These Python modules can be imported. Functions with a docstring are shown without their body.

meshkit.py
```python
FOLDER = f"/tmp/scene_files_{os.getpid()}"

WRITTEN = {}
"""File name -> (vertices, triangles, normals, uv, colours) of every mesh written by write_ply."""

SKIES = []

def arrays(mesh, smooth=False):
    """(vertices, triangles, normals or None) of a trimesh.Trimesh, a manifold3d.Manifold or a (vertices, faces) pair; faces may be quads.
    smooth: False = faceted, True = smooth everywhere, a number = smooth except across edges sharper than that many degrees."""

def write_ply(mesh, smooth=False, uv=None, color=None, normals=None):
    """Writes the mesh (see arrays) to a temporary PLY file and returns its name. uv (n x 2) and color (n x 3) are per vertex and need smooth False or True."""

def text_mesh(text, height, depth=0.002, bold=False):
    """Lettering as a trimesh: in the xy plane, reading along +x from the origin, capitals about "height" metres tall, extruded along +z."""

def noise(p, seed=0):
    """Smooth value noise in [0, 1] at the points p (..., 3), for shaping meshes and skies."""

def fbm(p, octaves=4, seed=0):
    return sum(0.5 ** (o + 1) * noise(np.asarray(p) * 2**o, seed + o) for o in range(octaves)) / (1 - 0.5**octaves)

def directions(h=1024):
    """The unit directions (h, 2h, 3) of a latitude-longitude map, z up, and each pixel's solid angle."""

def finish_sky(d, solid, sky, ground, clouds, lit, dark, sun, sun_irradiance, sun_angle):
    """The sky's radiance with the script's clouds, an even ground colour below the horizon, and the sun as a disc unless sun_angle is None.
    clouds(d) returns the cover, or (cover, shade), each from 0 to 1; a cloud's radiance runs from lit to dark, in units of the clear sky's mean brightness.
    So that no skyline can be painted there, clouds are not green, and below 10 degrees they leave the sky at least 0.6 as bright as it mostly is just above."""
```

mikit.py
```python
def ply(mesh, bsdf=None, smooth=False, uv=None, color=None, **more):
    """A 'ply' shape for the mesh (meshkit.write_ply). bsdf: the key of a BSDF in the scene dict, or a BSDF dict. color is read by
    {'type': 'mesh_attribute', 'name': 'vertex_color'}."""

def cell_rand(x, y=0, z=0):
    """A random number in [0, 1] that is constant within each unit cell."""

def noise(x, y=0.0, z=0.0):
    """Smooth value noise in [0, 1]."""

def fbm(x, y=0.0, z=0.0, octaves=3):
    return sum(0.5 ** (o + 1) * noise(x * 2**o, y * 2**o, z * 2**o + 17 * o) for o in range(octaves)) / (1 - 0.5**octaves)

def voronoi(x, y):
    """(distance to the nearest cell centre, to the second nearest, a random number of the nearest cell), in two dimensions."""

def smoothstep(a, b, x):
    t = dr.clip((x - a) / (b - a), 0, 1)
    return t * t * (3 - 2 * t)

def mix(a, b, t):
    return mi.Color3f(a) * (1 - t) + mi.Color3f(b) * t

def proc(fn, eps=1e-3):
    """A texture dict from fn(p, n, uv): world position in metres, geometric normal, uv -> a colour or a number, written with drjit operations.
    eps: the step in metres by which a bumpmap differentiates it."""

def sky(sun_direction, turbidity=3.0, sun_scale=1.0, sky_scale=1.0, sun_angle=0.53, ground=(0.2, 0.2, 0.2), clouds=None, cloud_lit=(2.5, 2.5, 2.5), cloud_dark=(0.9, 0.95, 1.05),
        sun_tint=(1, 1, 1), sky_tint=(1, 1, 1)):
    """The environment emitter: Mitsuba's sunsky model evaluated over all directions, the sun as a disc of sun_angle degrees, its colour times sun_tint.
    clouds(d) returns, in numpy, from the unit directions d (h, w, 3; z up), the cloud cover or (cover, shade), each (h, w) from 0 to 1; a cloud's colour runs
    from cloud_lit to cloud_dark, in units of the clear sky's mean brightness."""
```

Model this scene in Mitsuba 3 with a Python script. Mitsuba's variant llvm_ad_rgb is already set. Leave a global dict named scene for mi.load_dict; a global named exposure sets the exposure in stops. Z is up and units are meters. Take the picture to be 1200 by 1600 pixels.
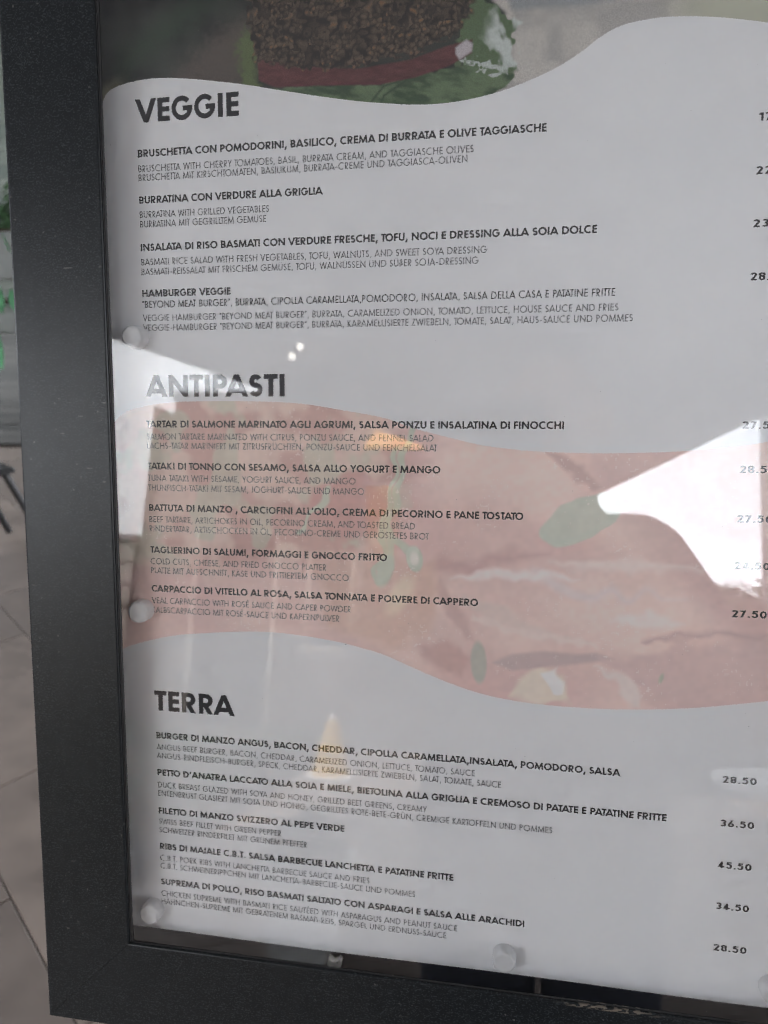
import math, random, numpy as np, trimesh, mitsuba as mi, drjit as dr, mikit, meshkit
from mikit import noise, fbm, voronoi, cell_rand, smoothstep, mix
from shapely.geometry import LineString, Polygon, box as sbox, Point
from shapely.ops import unary_union
from shapely import affinity
import manifold3d as m3
T = mi.ScalarTransform4f
rnd = random.Random(7)

# ------------------------------------------------------------------ frame of the display case: X along it, Y up its face, Z out of it (mm)
TILT = math.radians(15)
BU, BV, BN = np.array([1., 0, 0]), np.array([0, math.sin(TILT), math.cos(TILT)]), np.array([0, -math.cos(TILT), math.sin(TILT)])
BO = np.array([0, 0, 1.33])
def bw(X, Y, Z=0.0):
    return BO + (np.multiply.outer(np.asarray(X, float), BU) + np.multiply.outer(np.asarray(Y, float), BV) + np.multiply.outer(np.asarray(Z, float), BN)) / 1000

# ------------------------------------------------------------------ camera, sky, exposure
CAM = bw(0, 0, 420)
CR = np.array([[0.983308, -0.023441, 0.180432], [0.002783, 0.993487, 0.113907], [-0.181927, -0.111504, 0.97697]])                      # columns: right, up, back of the camera in the case's frame
W_ = np.stack([BU, BV, BN], 1)
cam_r, cam_u, cam_f = W_ @ CR[:, 0], W_ @ CR[:, 1], -(W_ @ CR[:, 2])
def sky_clouds(d):
    cover = np.clip(0.75 + 0.9 * (meshkit.fbm(d * np.array([2.2, 2.2, 5.0]) + 3.1, 4, 5) - 0.5) + 0.25 * np.clip(1 - d[..., 2] / 0.2, 0, 1), 0, 1)
    return cover, np.clip(2.2 * (meshkit.fbm(d * np.array([5., 5., 14.]) + 7.7, 4, 9) - .42), 0, 1)
scene = {
    'camera': {'type': 'thinlens', 'fov': 52.763, 'fov_axis': 'x', 'to_world': T().look_at(CAM.tolist(), (CAM + cam_f).tolist(), cam_u.tolist()),
               'near_clip': 0.01, 'far_clip': 500.0, 'aperture_radius': 0.0013, 'focus_distance': 0.42},
    'sky': mikit.sky((-0.32, 0.30, 2.4), turbidity=3, sun_scale=.45, clouds=sky_clouds, cloud_lit=(13., 13.4, 14.1), cloud_dark=(9.6, 10.2, 11.2), ground=(.12, .115, .11)),
}
exposure = 3.04
labels = {}

# ------------------------------------------------------------------ helpers
def bs(name, d, twosided=True):
    scene[name] = {'type': 'twosided', 'b': d} if twosided else d
    return name
def pr(color, rough=.5, **k):
    return {'type': 'principled', 'base_color': color if isinstance(color, dict) else {'type': 'rgb', 'value': list(color)}, 'roughness': rough, **k}
def bump(d, fn, scale, eps=2e-4):
    return {'type': 'bumpmap', 'arbitrary': mikit.proc(fn, eps), 'scale': scale, 'nested': d}
_n = {}
def fresh(key):
    k = _n.get(key, -1) + 1; _n[key] = k
    return key if k == 0 else f'{key}_{k:03d}'
def add(name, mesh, mat, parent=None, smooth=False, **k):
    key = fresh(f'{parent}__{name}' if parent else name)
    scene[key] = mikit.ply(mesh, mat, smooth=smooth, **k)
    return key
def put(name, plyd, parent=None, M=None):
    key = fresh(f'{parent}__{name}' if parent else name)
    scene[key] = {**plyd, 'to_world': T(M)} if M is not None else dict(plyd)
    return key
def thing(name, label, cat, group=None):
    key = fresh(name); lab(key, label, cat, group); return key
def lab(key, label=None, cat=None, group=None, kind=None):
    labels[key] = {k: v for k, v in (('label', label), ('category', cat), ('group', group), ('kind', kind)) if v}
def cat_(*m): return trimesh.util.concatenate(m)
def hull(pts):
    return trimesh.convex.convex_hull(np.asarray(pts))
def rbox(a, b, r=.004):
    """box from corner a to b with chamfered edges"""
    a, b = np.minimum(a, b).astype(float), np.maximum(a, b).astype(float)
    r = min(r, .3 * (b - a).min()); P = []
    for s in np.ndindex(2, 2, 2):
        c = np.where(s, b, a); q = np.where(s, -r, r)
        for i in range(3):
            e = c + q; e[i] = c[i]; P.append(e)
    return hull(P)
def tube(p, q, r, r2=None, n=14):
    p, q = np.asarray(p, float), np.asarray(q, float); r2 = r if r2 is None else r2
    d = q - p; d /= np.linalg.norm(d); a = np.cross(d, [.3, .9, .1]); a /= np.linalg.norm(a); b = np.cross(d, a)
    t = np.linspace(0, 2 * np.pi, n, endpoint=False); c = np.outer(np.cos(t), a) + np.outer(np.sin(t), b)
    return hull(np.vstack([p + r * c, q + r2 * c]))
def sweep(pts, r, n=10):
    return cat_(*[tube(a, b, r, n=n) for a, b in zip(pts[:-1], pts[1:])], *[trimesh.creation.icosphere(1, r).apply_translation(p) for p in pts[1:-1]])
def lathe(prof, c, n=32, axis=None):
    m = trimesh.creation.revolve(np.asarray(prof, float), sections=n)
    if axis is not None: m.apply_transform(trimesh.geometry.align_vectors([0, 0, 1], axis))
    return m.apply_translation(c)
def frame_mat(M3, o):
    M = np.eye(4); M[:3, :3] = M3; M[:3, 3] = o; return M

# ------------------------------------------------------------------ materials
def speckle(p, n, uv):
    return noise(p.x * 2000, p.y * 2000, p.z * 2000) * .4 + noise(p.x * 800, p.y * 800, p.z * 800) * .6
def powder(p, n, uv):
    c = mix((.007, .009, .0105), (.034, .041, .046), smoothstep(.45, 1.0, noise(p.x * 1500 + 5, p.y * 1500, p.z * 1500)))
    c = mix(c, (.10, .097, .09), smoothstep(.90, .94, noise(p.x * 420, p.y * 420 + 3, p.z * 420)) * smoothstep(.4, .6, fbm(p.x * 18, p.y * 18, p.z * 18)))    # grains of dust
    X, Y = (p.x - float(BO[0])) * 1000, ((p.y - float(BO[1])) * float(BV[1]) + (p.z - float(BO[2])) * float(BV[2])) * 1000
    wear = smoothstep(1.5, .4, dr.abs(Y + 315.3)) * smoothstep(.45, .6, noise(X * .5, Y * 2, 3)) * (smoothstep(20, 38, X) * smoothstep(82, 62, X))
    return mix(c, (.22, .185, .15), .8 * wear)                                                                                                      # coating rubbed off the lower inner edge
bs('m_frame', bump(pr(mikit.proc(powder), .33, specular=.34), speckle, .00006))
bs('m_lip', pr((.012, .012, .013), .5))
bs('m_felt', bump(pr((.011, .012, .014), .75), lambda p, n, uv: noise(p.x * 3000, p.y * 3000, p.z * 3000), .0001))
bs('m_glass', {'type': 'thindielectric', 'int_ior': 1.5}, False)
bs('m_paper', pr(mikit.proc(lambda p, n, uv: mix((.74, .745, .755), (.79, .79, .795), fbm(p.x * 26, p.y * 26 + 3, p.z * 26))), .55, specular=.3))
bs('m_ink', pr((.022, .022, .024), .5, specular=.3))
bs('m_ink_light', pr((.125, .125, .128), .5, specular=.3))
bs('m_magnet', pr(mikit.proc(lambda p, n, uv: mix((.54, .545, .55), (.62, .625, .63), fbm(p.x * 220, p.y * 220, p.z * 220))), .38))
bs('m_dust', pr((.16, .15, .14), .9))
bs('m_broken', pr(mikit.proc(lambda p, n, uv: mix((.8, .79, .74), (.2, .18, .16), smoothstep(.72, .85, noise(p.x * 900, p.y * 900, p.z * 900)))), .6))

# ------------------------------------------------------------------ printed pictures: coordinates in mm on the sheet, stored as uv / 1000
def sd(q, pts):
    """signed distance in mm to a polygon (negative inside)"""
    d, s = mi.Float(1e9), mi.Float(1)
    for (ax, ay), (bx, by) in zip(pts, pts[1:] + pts[:1]):
        ex, ey, wx, wy = bx - ax, by - ay, q.x - ax, q.y - ay
        t = dr.clip((wx * ex + wy * ey) / (ex * ex + ey * ey), 0, 1)
        d = dr.minimum(d, dr.square(wx - ex * t) + dr.square(wy - ey * t))
        c1, c2, c3 = q.y >= ay, q.y < by, ex * wy > ey * wx
        s = dr.select((c1 & c2 & c3) | (~c1 & ~c2 & ~c3), -s, s)
    return s * dr.sqrt(d)
def el(q, x, y, a, b, deg):
    c, s = math.cos(math.radians(deg)), math.sin(math.radians(deg))
    u, v = (q.x - x) * c + (q.y - y) * s, (q.y - y) * c - (q.x - x) * s
    return (dr.sqrt(dr.square(u / a) + dr.square(v / b)) - 1) * min(a, b)
def over(col, c, d, soft):
    return mix(col, c, smoothstep(soft, -soft, d)) if not isinstance(d, float) else col
def burger(p, n, uv):
    q = mi.Point2f(uv.x * 1000, uv.y * 1000)
    w1, w2 = noise(q.x * .12, q.y * .12), noise(q.x * .5, q.y * .5, 4)
    g = noise(q.x * 5.5, q.y * 5.5, 9) - .5
    q2 = mi.Point2f(q.x + 5 * (w2 - .5), q.y + 5 * (noise(q.x * .5, q.y * .5, 8) - .5))
    col = mix((.022, .024, .022), (.05, .058, .046), w1)
    col = over(col, mi.Color3f(.036, .060, .036), sd(q2, [(-230.3, 187.4), (-172.8, 222.4), (-164.8, 224.9), (-183.7, 226.6), (-225.8, 203.9)]), 9)
    col = over(col, mi.Color3f(.10, .082, .07), sd(q2, [(-199.0, 185.8), (-173.2, 206.2), (-149.4, 216.5), (-149.6, 204.3), (-158.4, 179.0), (-184.9, 183.5)]), 7)
    col = over(col, mi.Color3f(.20, .19, .12), el(q, *[(-234.4, 181.0)][0], 9, 5, 40), 4)
    col = over(col, mi.Color3f(.11, .145, .06), sd(q2, [(-156.3, 178.8), (-158.0, 201.7), (-150.6, 210.2), (-147.2, 200.9), (-146.9, 177.5)]), 2.5)
    # table top at the right
    tab = mix((.40, .385, .365), (.50, .475, .44), smoothstep(.3, .7, w1))
    tab = mix(tab, (.47, .475, .38), smoothstep(50, 85, q.x))
    col = over(col, tab, sd(q, [(-33.9, 222.2), (115.3, 211.0), (116.9, 182.5), (14.0, 145.3), (-24.7, 153.9), (-16.0, 205.5)]), 1.2)
    col = over(col, mi.Color3f(.30, .315, .32), sd(q, [(-22.9, 230.1), (48.2, 223.2), (36.8, 206.2), (18.4, 205.7), (-12.9, 206.4)]), 2.0)
    # frilled leaf and flat leaf
    frill = smoothstep(.40, .62, fbm(q.x * .17 + 3, q.y * .12 + .1 * q.x, 2)) * smoothstep(-6, 4, q.x - [(-22.2, 193.9)][0][0] - .35 * (q.y - [(-22.2, 193.9)][0][1]) + 5 * noise(q.x * .3, q.y * .3, 71))
    fr = mix((.10, .15, .075), (.52, .56, .53), frill)
    edge = (noise(q.x * .35, q.y * .35, 31) - .5) * 7
    col = over(col, fr, sd(q, [(-37.1, 219.5), (-24.1, 211.6), (-10.8, 200.5), (-12.5, 190.0), (-10.4, 180.7), (-13.8, 173.3), (-38.1, 170.4), (-40.0, 195.3)]) + edge, .8)
    leaf = mix((.045, .080, .042), (.13, .185, .10), smoothstep(.3, .7, fbm(q.x * .10, q.y * .22 + .05 * q.x, 6)))
    col = over(col, leaf, sd(q, [(-148.3, 177.9), (-119.7, 177.8), (-78.2, 175.8), (-61.4, 179.6), (-43.1, 180.7), (-33.3, 182.5), (-11.6, 175.3), (-16.9, 168.9), (-31.3, 159.0), (-91.9, 159.8), (-148.5, 168.4)]) + edge * .3, .8)
    col = over(col, mi.Color3f(.04, .07, .04), dr.abs(sd(q, [(-90.2, 158.1), (-85.0, 167.4), (-78.2, 174.9), (-64.7, 178.0), (-78.2, 170.1), (-83.3, 157.7)])) - .5, .8)
    # slice of tomato with a pale tip
    red = mix((.075, .024, .026), (.155, .055, .055), fbm(q.x * .2, q.y * .6, 12))
    col = over(col, red, sd(q, [(-147.3, 193.8), (-119.7, 187.8), (-91.9, 184.4), (-64.8, 186.7), (-44.9, 192.0), (-32.5, 194.1), (-32.8, 187.4), (-44.8, 182.1), (-61.3, 178.0), (-80.9, 175.7), (-109.2, 177.4), (-137.5, 178.5), (-146.4, 182.7)]), .8)
    col = over(col, mi.Color3f(.47, .43, .45), sd(q, [(-41.0, 190.8), (-35.5, 194.3), (-32.2, 191.9), (-32.8, 188.3), (-38.9, 184.8), (-40.9, 187.7)]), .9)
    zig = sd(q2, [(-42.2, 183.8), (-31.8, 186.0), (-11.7, 182.0), (-10.3, 175.2), (-21.8, 174.8), (-33.3, 178.8), (-40.8, 180.6)]) + 4.5 * (fbm(q.x * .22, q.y * .5, 81) - .36)
    col = over(col, mi.Color3f(.46, .50, .47), zig + 2, .8)
    # patty of grains
    a, b, r = voronoi(q.x * .24 + 1.3 * w2, q.y * .2 + 1.2 * w1); a2_, b2_, r2_ = voronoi(q.x * .5 + w2, q.y * .45 + 7); a, r = dr.select(w1 > .52, a2_ * .8, a), dr.select(w1 > .52, r2_, r)
    grain = smoothstep(.75, .05, a + .25 * (w2 - .5)) * (.2 + .8 * r)
    pat = mix((.026, .021, .018), (.19, .135, .09), grain * (.45 + .55 * fbm(q.x * .07, q.y * .09, 3)))
    pat = mix(pat, (.20, .105, .045), smoothstep(.86, .95, r) * smoothstep(.3, .1, a))
    col = over(col, pat, sd(q2, [(-152.7, 233.3), (-150.7, 204.4), (-148.0, 192.5), (-119.7, 186.5), (-91.9, 185.7), (-61.4, 189.6), (-40.1, 197.8), (-32.7, 206.9), (-30.7, 221.9)]), 1.0)
    return col * (1 + .55 * g * smoothstep(90, 30, q.x))
def carpaccio(p, n, uv):
    q = mi.Point2f(uv.x * 1000, uv.y * 1000)
    w1, w2, w3 = fbm(q.x * .016 + .35 * noise(q.x * .02, q.y * .03, 50), q.y * .026 + .008 * q.x, 1, 2), fbm(q.x * .022, q.y * .05 + .018 * q.x, 5, 2), noise(q.x * .35, q.y * .35, 7)
    q2 = mi.Point2f(q.x + 8 * (noise(q.x * .11, q.y * .11, 3) - .5), q.y + 8 * (noise(q.x * .11, q.y * .11, 13) - .5))
    col = mix((.46, .30, .28), (.585, .45, .40), smoothstep(.28, .72, w1))
    col = mix(col, (.42, .29, .27), .5 * smoothstep(.45, .85, w2))
    fold = dr.abs(dr.sin((q2.y + .32 * q2.x) * .13 + 2 * w1)) * smoothstep(6, -14, sd(q, [(-41.6, -76.5), (26.8, -70.6), (98.1, -78.2), (109.3, -115.1), (28.3, -121.4), (-30.4, -119.3)]))
    col = mix(col, (.55, .44, .40), .3 * smoothstep(.55, 1, fold))
    # pale fat seams and folds
    col = over(col, mi.Color3f(.52, .45, .44), sd(q2, [(-17.1, -80.2), (3.5, -78.4), (37.3, -89.3), (79.6, -88.5), (37.5, -94.5), (7.1, -87.1)]), 3.0)
    col = over(col, mi.Color3f(.50, .40, .36), sd(q2, [(-34.3, -94.2), (-6.2, -103.6), (28.2, -116.1), (21.5, -117.5), (-9.6, -109.2), (-36.0, -99.6)]), 2.5)
    col = over(col, mi.Color3f(.36, .21, .20), sd(q2, [(-59.4, -77.2), (-7.0, -68.9), (13.4, -71.1), (-20.6, -77.5), (-45.1, -85.6)]), 4.0)
    # shaded gap between two slices in the print, and its pale sauce
    col = over(col, mi.Color3f(.32, .235, .23), sd(q, [(-16.1, -131.2), (-5.8, -125.9), (11.4, -123.1), (28.4, -123.9), (38.4, -122.6), (48.5, -125.6), (21.8, -130.8), (-5.6, -135.3)]), 1.6)
    col = over(col, mi.Color3f(.43, .30, .285), sd(q2, [(41.9, -126.0), (90.4, -116.2), (133.8, -110.3), (136.0, -147.8), (82.3, -151.7)]), 3.0)
    col = over(col, mi.Color3f(.54, .49, .40), sd(q2, [(-10.5, -149.2), (-0.3, -139.4), (11.6, -132.8), (23.7, -137.8), (25.8, -150.3), (8.7, -154.1)]), 2.2)
    col = over(col, mi.Color3f(.55, .57, .56), sd(q2, [(11.8, -137.9), (19.2, -134.5), (24.2, -141.4), (22.3, -146.9), (16.1, -145.5)]), 1.2)
    # glossy highlights and creases of the slices
    q3 = mi.Point2f(q.x + 3.5 * (noise(q.x * .2, q.y * .2, 33) - .5), q.y + 3.5 * (noise(q.x * .2, q.y * .2, 35) - .5))
    for pts, cc, sf in (([(-41.5, -85.5), (-20.6, -79.3), (10.3, -79.2), (28.8, -82.7), (10.4, -84.5), (-17.0, -83.8)], (.60, .53, .51), 2.0), ([(13.5, -74.5), (53.1, -70.4), (91.6, -75.1), (59.8, -77.3), (27.0, -77.5)], (.56, .475, .44), 3.0), ([(-27.1, -104.6), (4.3, -112.0), (38.2, -116.6), (38.3, -119.1), (0.9, -115.8), (-28.8, -108.3)], (.55, .45, .41), 1.6),
                        ([(44.4, -104.0), (63.9, -98.5), (83.5, -104.5), (70.8, -108.6), (51.2, -107.1)], (.585, .51, .48), 2.2), ([(-45.1, -83.8), (-34.2, -101.4), (-26.9, -119.1), (-31.1, -120.1), (-41.3, -105.3), (-48.6, -89.4)], (.38, .245, .225), 2.4), ([(8.6, -12.8), (25.2, -19.4), (37.1, -32.7), (32.2, -33.5), (18.8, -24.5)], (.36, .235, .215), 2.0),
                        ([(61.3, -114.3), (86.8, -107.7), (124.4, -107.5), (124.5, -109.5), (90.1, -110.3), (64.6, -116.2)], (.36, .235, .225), 2.2), ([(-59.1, -124.6), (-41.1, -119.9), (-28.5, -130.2), (-33.7, -141.5), (-51.7, -133.4)], (.375, .22, .20), 3.0), ([(38.7, -129.7), (58.8, -135.6), (62.7, -150.9), (57.7, -151.3), (50.6, -138.9)], (.54, .47, .44), 1.8)):
        col = over(col, mi.Color3f(*cc), sd(q3, pts), sf)
    # salad and blocks of fish at the left
    blk = smoothstep(.42, .62, fbm(q.x * .045 + 2, q.y * .05, 17))
    lft = mix((.345, .185, .155), (.49, .37, .31), blk)
    lft = mix(lft, (.33, .36, .27), .75 * smoothstep(.56, .70, fbm(q.x * .06, q.y * .05 + 7, 21)))
    col = over(col, lft, sd(q2, [(-249.0, 22.3), (-74.2, 21.2), (-63.2, -48.6), (-77.5, -70.6), (-99.5, -78.6), (-141.1, -80.1), (-180.3, -89.1), (-253.5, -80.2)]), 10)
    col = over(col, mi.Color3f(.46, .31, .25), sd(q2, [(-118.2, -79.3), (-77.5, -70.6), (-48.7, -76.8), (-44.8, -105.5), (-62.7, -124.8), (-107.2, -117.9)]), 5)
    col = over(col, mi.Color3f(.56, .47, .35), el(q, *[(-68.3, -95.6)][0], 12, 5.5, 60), 3)
    col = over(col, mi.Color3f(.335, .145, .125), sd(q2, [(-117.9, -39.0), (-92.1, -27.8), (-74.0, -45.3), (-81.2, -59.8), (-110.6, -64.3)]), 3)
    # chive stems
    for a, b, w in (([(-62.8, 2.2)][0], [(-76.4, -77.8)][0], 2.0), ([(-69.8, -13.5)][0], [(-81.1, -87.0)][0], 1.5), ([(-106.8, -38.8)][0], [(-125.6, -61.1)][0], 1.6), ([(-59.5, -70.0)][0], [(-73.2, -63.2)][0], 2.2)):
        col = over(col, mi.Color3f(.31, .38, .29), sd(q2, [a, b, (b[0] + .1, b[1] + .1)]) - w, .8)
    col = over(col, mi.Color3f(.33, .41, .32), el(q, *[(-76.7, -81.4)][0], 10, 4.5, 75), 1.2)
    ring = el(q, *[(-60.2, -74.7)][0], 4.6, 7.4, 10)
    col = over(col, mi.Color3f(.33, .41, .33), ring, .6); col = over(col, mi.Color3f(.45, .48, .42), ring + 2.2, 1.0)
    # the large leaf and a caper berry
    lf = mix((.30, .385, .31), (.36, .43, .36), fbm(q.x * .1, q.y * .1, 23))
    col = over(col, lf, el(q, *[(28.8, -50.2)][0], 22.5, 11, 28) + 2.5 * (noise(q.x * .12, q.y * .12, 61) - .5), .7)
    col = over(col, mi.Color3f(.25, .28, .235), el(q, *[(-23.9, -131.7)][0], 4.4, 11.8, 3), .8)
    col = over(col, mi.Color3f(.25, .28, .21), el(q, *[(72.8, -134.7)][0], 1.1, 2.8, -15), .5)
    # crumbs of salt and oil glints of the print
    sp = smoothstep(.80, .88, noise(q.x * .9, q.y * .9, 40)) * smoothstep(.5, .75, fbm(q.x * .06, q.y * .06, 44))
    col = mix(col, (.62, .59, .57), .45 * sp)
    col = col * (.97 + .06 * fbm((q.x + .25 * q.y) * .05, (q.y - .25 * q.x) * .4, 60))
    col = mix(col * 1.55, (.84, .69, .65), .38)
    return dr.minimum(col * (.97 + .06 * w3), .86)
bs('m_burger', pr(mikit.proc(burger), .5, specular=.3))
bs('m_carpaccio', pr(mikit.proc(carpaccio), .5, specular=.3))

# ------------------------------------------------------------------ the display case
case = thing('menu_display_case', 'dark grey powder coated menu case with mitred metal frame and glass front', 'display case')
XI0, XI1, YI0, YI1, ZF, ZG = -231.2, 158., -314.6, 226., 18., 15.6
WR = 56.5
def prof():                                    # (outward offset, height) round one rail, in mm
    return [(0, ZG - 1.2), (0, ZF - .9), (.35, ZF - .25), (1.0, ZF), (WR - 1.6, ZF), (WR - .5, ZF - .5), (WR, ZF - 1.6), (WR, -22), (16, -22), (16, ZG - 1.2)]
def rail(side):
    out = []
    for o, z in prof():
        e = .12
        c = {'l': ((XI0 - o, YI0 - o + e), (XI0 - o, YI1 + o - e)), 'r': ((XI1 + o, YI1 + o - e), (XI1 + o, YI0 - o + e)),
             'b': ((XI1 + o - e, YI0 - o), (XI0 - o + e, YI0 - o)), 't': ((XI0 - o + e, YI1 + o), (XI1 + o - e, YI1 + o))}[side]
        out.append([bw(*c[0], z), bw(*c[1], z)])
    out = np.array(out); n = len(out); v = np.vstack([out[:, 0], out[:, 1]]); f = []
    for i in range(n):
        j = (i + 1) % n; f += [(i, j, n + j), (i, n + j, n + i)]
    poly = Polygon(prof()); pv, pf = trimesh.creation.triangulate_polygon(poly, engine='earcut')
    idx = [int(np.argmin([(a - x) ** 2 + (b - y) ** 2 for x, y in prof()])) for a, b in pv]
    f += [tuple(idx[k] for k in t[::-1]) for t in pf] + [tuple(n + idx[k] for k in t) for t in pf]
    m = trimesh.Trimesh(v, f, process=False); m.fix_normals(); return m
for s in 'lbrt': add('frame_rail', rail(s), 'm_frame', case)
def bbox(x0, x1, y0, y1, z0, z1, r=.0008):
    m = rbox((x0 / 1000, y0 / 1000, z0 / 1000), (x1 / 1000, y1 / 1000, z1 / 1000), r)
    return trimesh.Trimesh(bw(m.vertices[:, 0] * 1000, m.vertices[:, 1] * 1000, m.vertices[:, 2] * 1000), m.faces, process=False)
add('backing_board', bbox(XI0 - 15.5, XI1 + 15.5, YI0 - 15.5, YI1 + 15.5, -6, -.6), 'm_felt', case)
def flat(x0, x1, y0, y1, z):
    return trimesh.Trimesh(bw([x0, x1, x1, x0], [y0, y0, y1, y1], [z] * 4), [(0, 1, 2), (0, 2, 3)], process=False)
add('glass_pane', flat(XI0 - 8, XI1 + 8, YI0 - 8, YI1 + 8, ZG), 'm_glass', case)
gask = [bbox(XI0 + .75, XI0 + 2.0, YI0 + .75, YI1 - .75, ZG + .1, ZG + .7, .0002), bbox(XI1 - 2.0, XI1 - .75, YI0 + .75, YI1 - .75, ZG + .1, ZG + .7, .0002), bbox(XI0 + .02, XI0 + .7, YI0, YI1, ZG + .1, ZF - 1.4, .0002), bbox(XI1 - .7, XI1 - .02, YI0, YI1, ZG + .1, ZF - 1.4, .0002), bbox(XI0 + .75, XI1 - .75, YI0 + .02, YI0 + .7, ZG + .1, ZF - 1.4, .0002), bbox(XI0 + .75, XI1 - .75, YI1 - .7, YI1 - .02, ZG + .1, ZF - 1.4, .0002),
        bbox(XI0 - 9, XI0 - .3, YI0 - 9, YI1 + 9, ZG - 1.3, ZG - .3), bbox(XI1 + .3, XI1 + 9, YI0 - 9, YI1 + 9, ZG - 4, ZG - .3), bbox(XI0, XI1, YI0 - 9, YI0 - .3, ZG - 1.3, ZG - .3), bbox(XI0, XI1, YI1 + .3, YI1 + 9, ZG - 1.3, ZG - .3)]
add('gasket', cat_(*gask), 'm_lip', case)
post = cat_(rbox((-.09, .03, .012), (-.03, .09, 1.30), .004), rbox((-.03, .03, 1.2), (-.09, .06, 1.3), .003))
add('support_post', post, 'm_frame', case)
add('base_plate', rbox((-.28, -.16, 0), (.16, .28, .012), .003), 'm_frame', case)

# ------------------------------------------------------------------ the menu sheet with everything printed on it
sheet = thing('menu_sheet', 'white printed menu sheet with dishes, prices and two wavy food pictures behind the glass', 'menu')
SX0, SX1, SY0, SY1 = -244.5, 168., -315.2, 240.
gx, gy = np.linspace(SX0, SX1, 60), np.linspace(SY0, SY1, 80)
def sheet_z(x, y):                             # the foot of the sheet bows a little off the board between its magnets
    k = np.clip((-300 - y) / 16, 0, 1)
    return k * (.9 * np.sin((x + 227) / 220 * math.pi) ** 2 + .1)
X, Y = np.meshgrid(gx, gy); nx = 60
vi = np.arange(len(gx) * len(gy)).reshape(len(gy), len(gx))
q = [(vi[i, j], vi[i, j + 1], vi[i + 1, j + 1], vi[i + 1, j]) for i in range(len(gy) - 1) for j in range(len(gx) - 1)]
Zt = sheet_z(X, Y).ravel()
fq = np.array([(a, b, c) for a, b, c, d in q] + [(a, c, d) for a, b, c, d in q]); nv = vi.size
rim = np.concatenate([vi[0, :], vi[1:, -1], vi[-1, -2::-1], vi[-2:0:-1, 0]])
rf = [(int(a), int(a) + nv, int(b) + nv) for a, b in zip(rim, np.roll(rim, -1))] + [(int(a), int(b) + nv, int(b)) for a, b in zip(rim, np.roll(rim, -1))]
add('paper', trimesh.Trimesh(np.vstack([bw(X.ravel(), Y.ravel(), Zt), bw(X.ravel(), Y.ravel(), Zt - .3)]), np.vstack([fq, fq[:, ::-1] + nv, rf]), process=False), 'm_paper', sheet)
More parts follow.
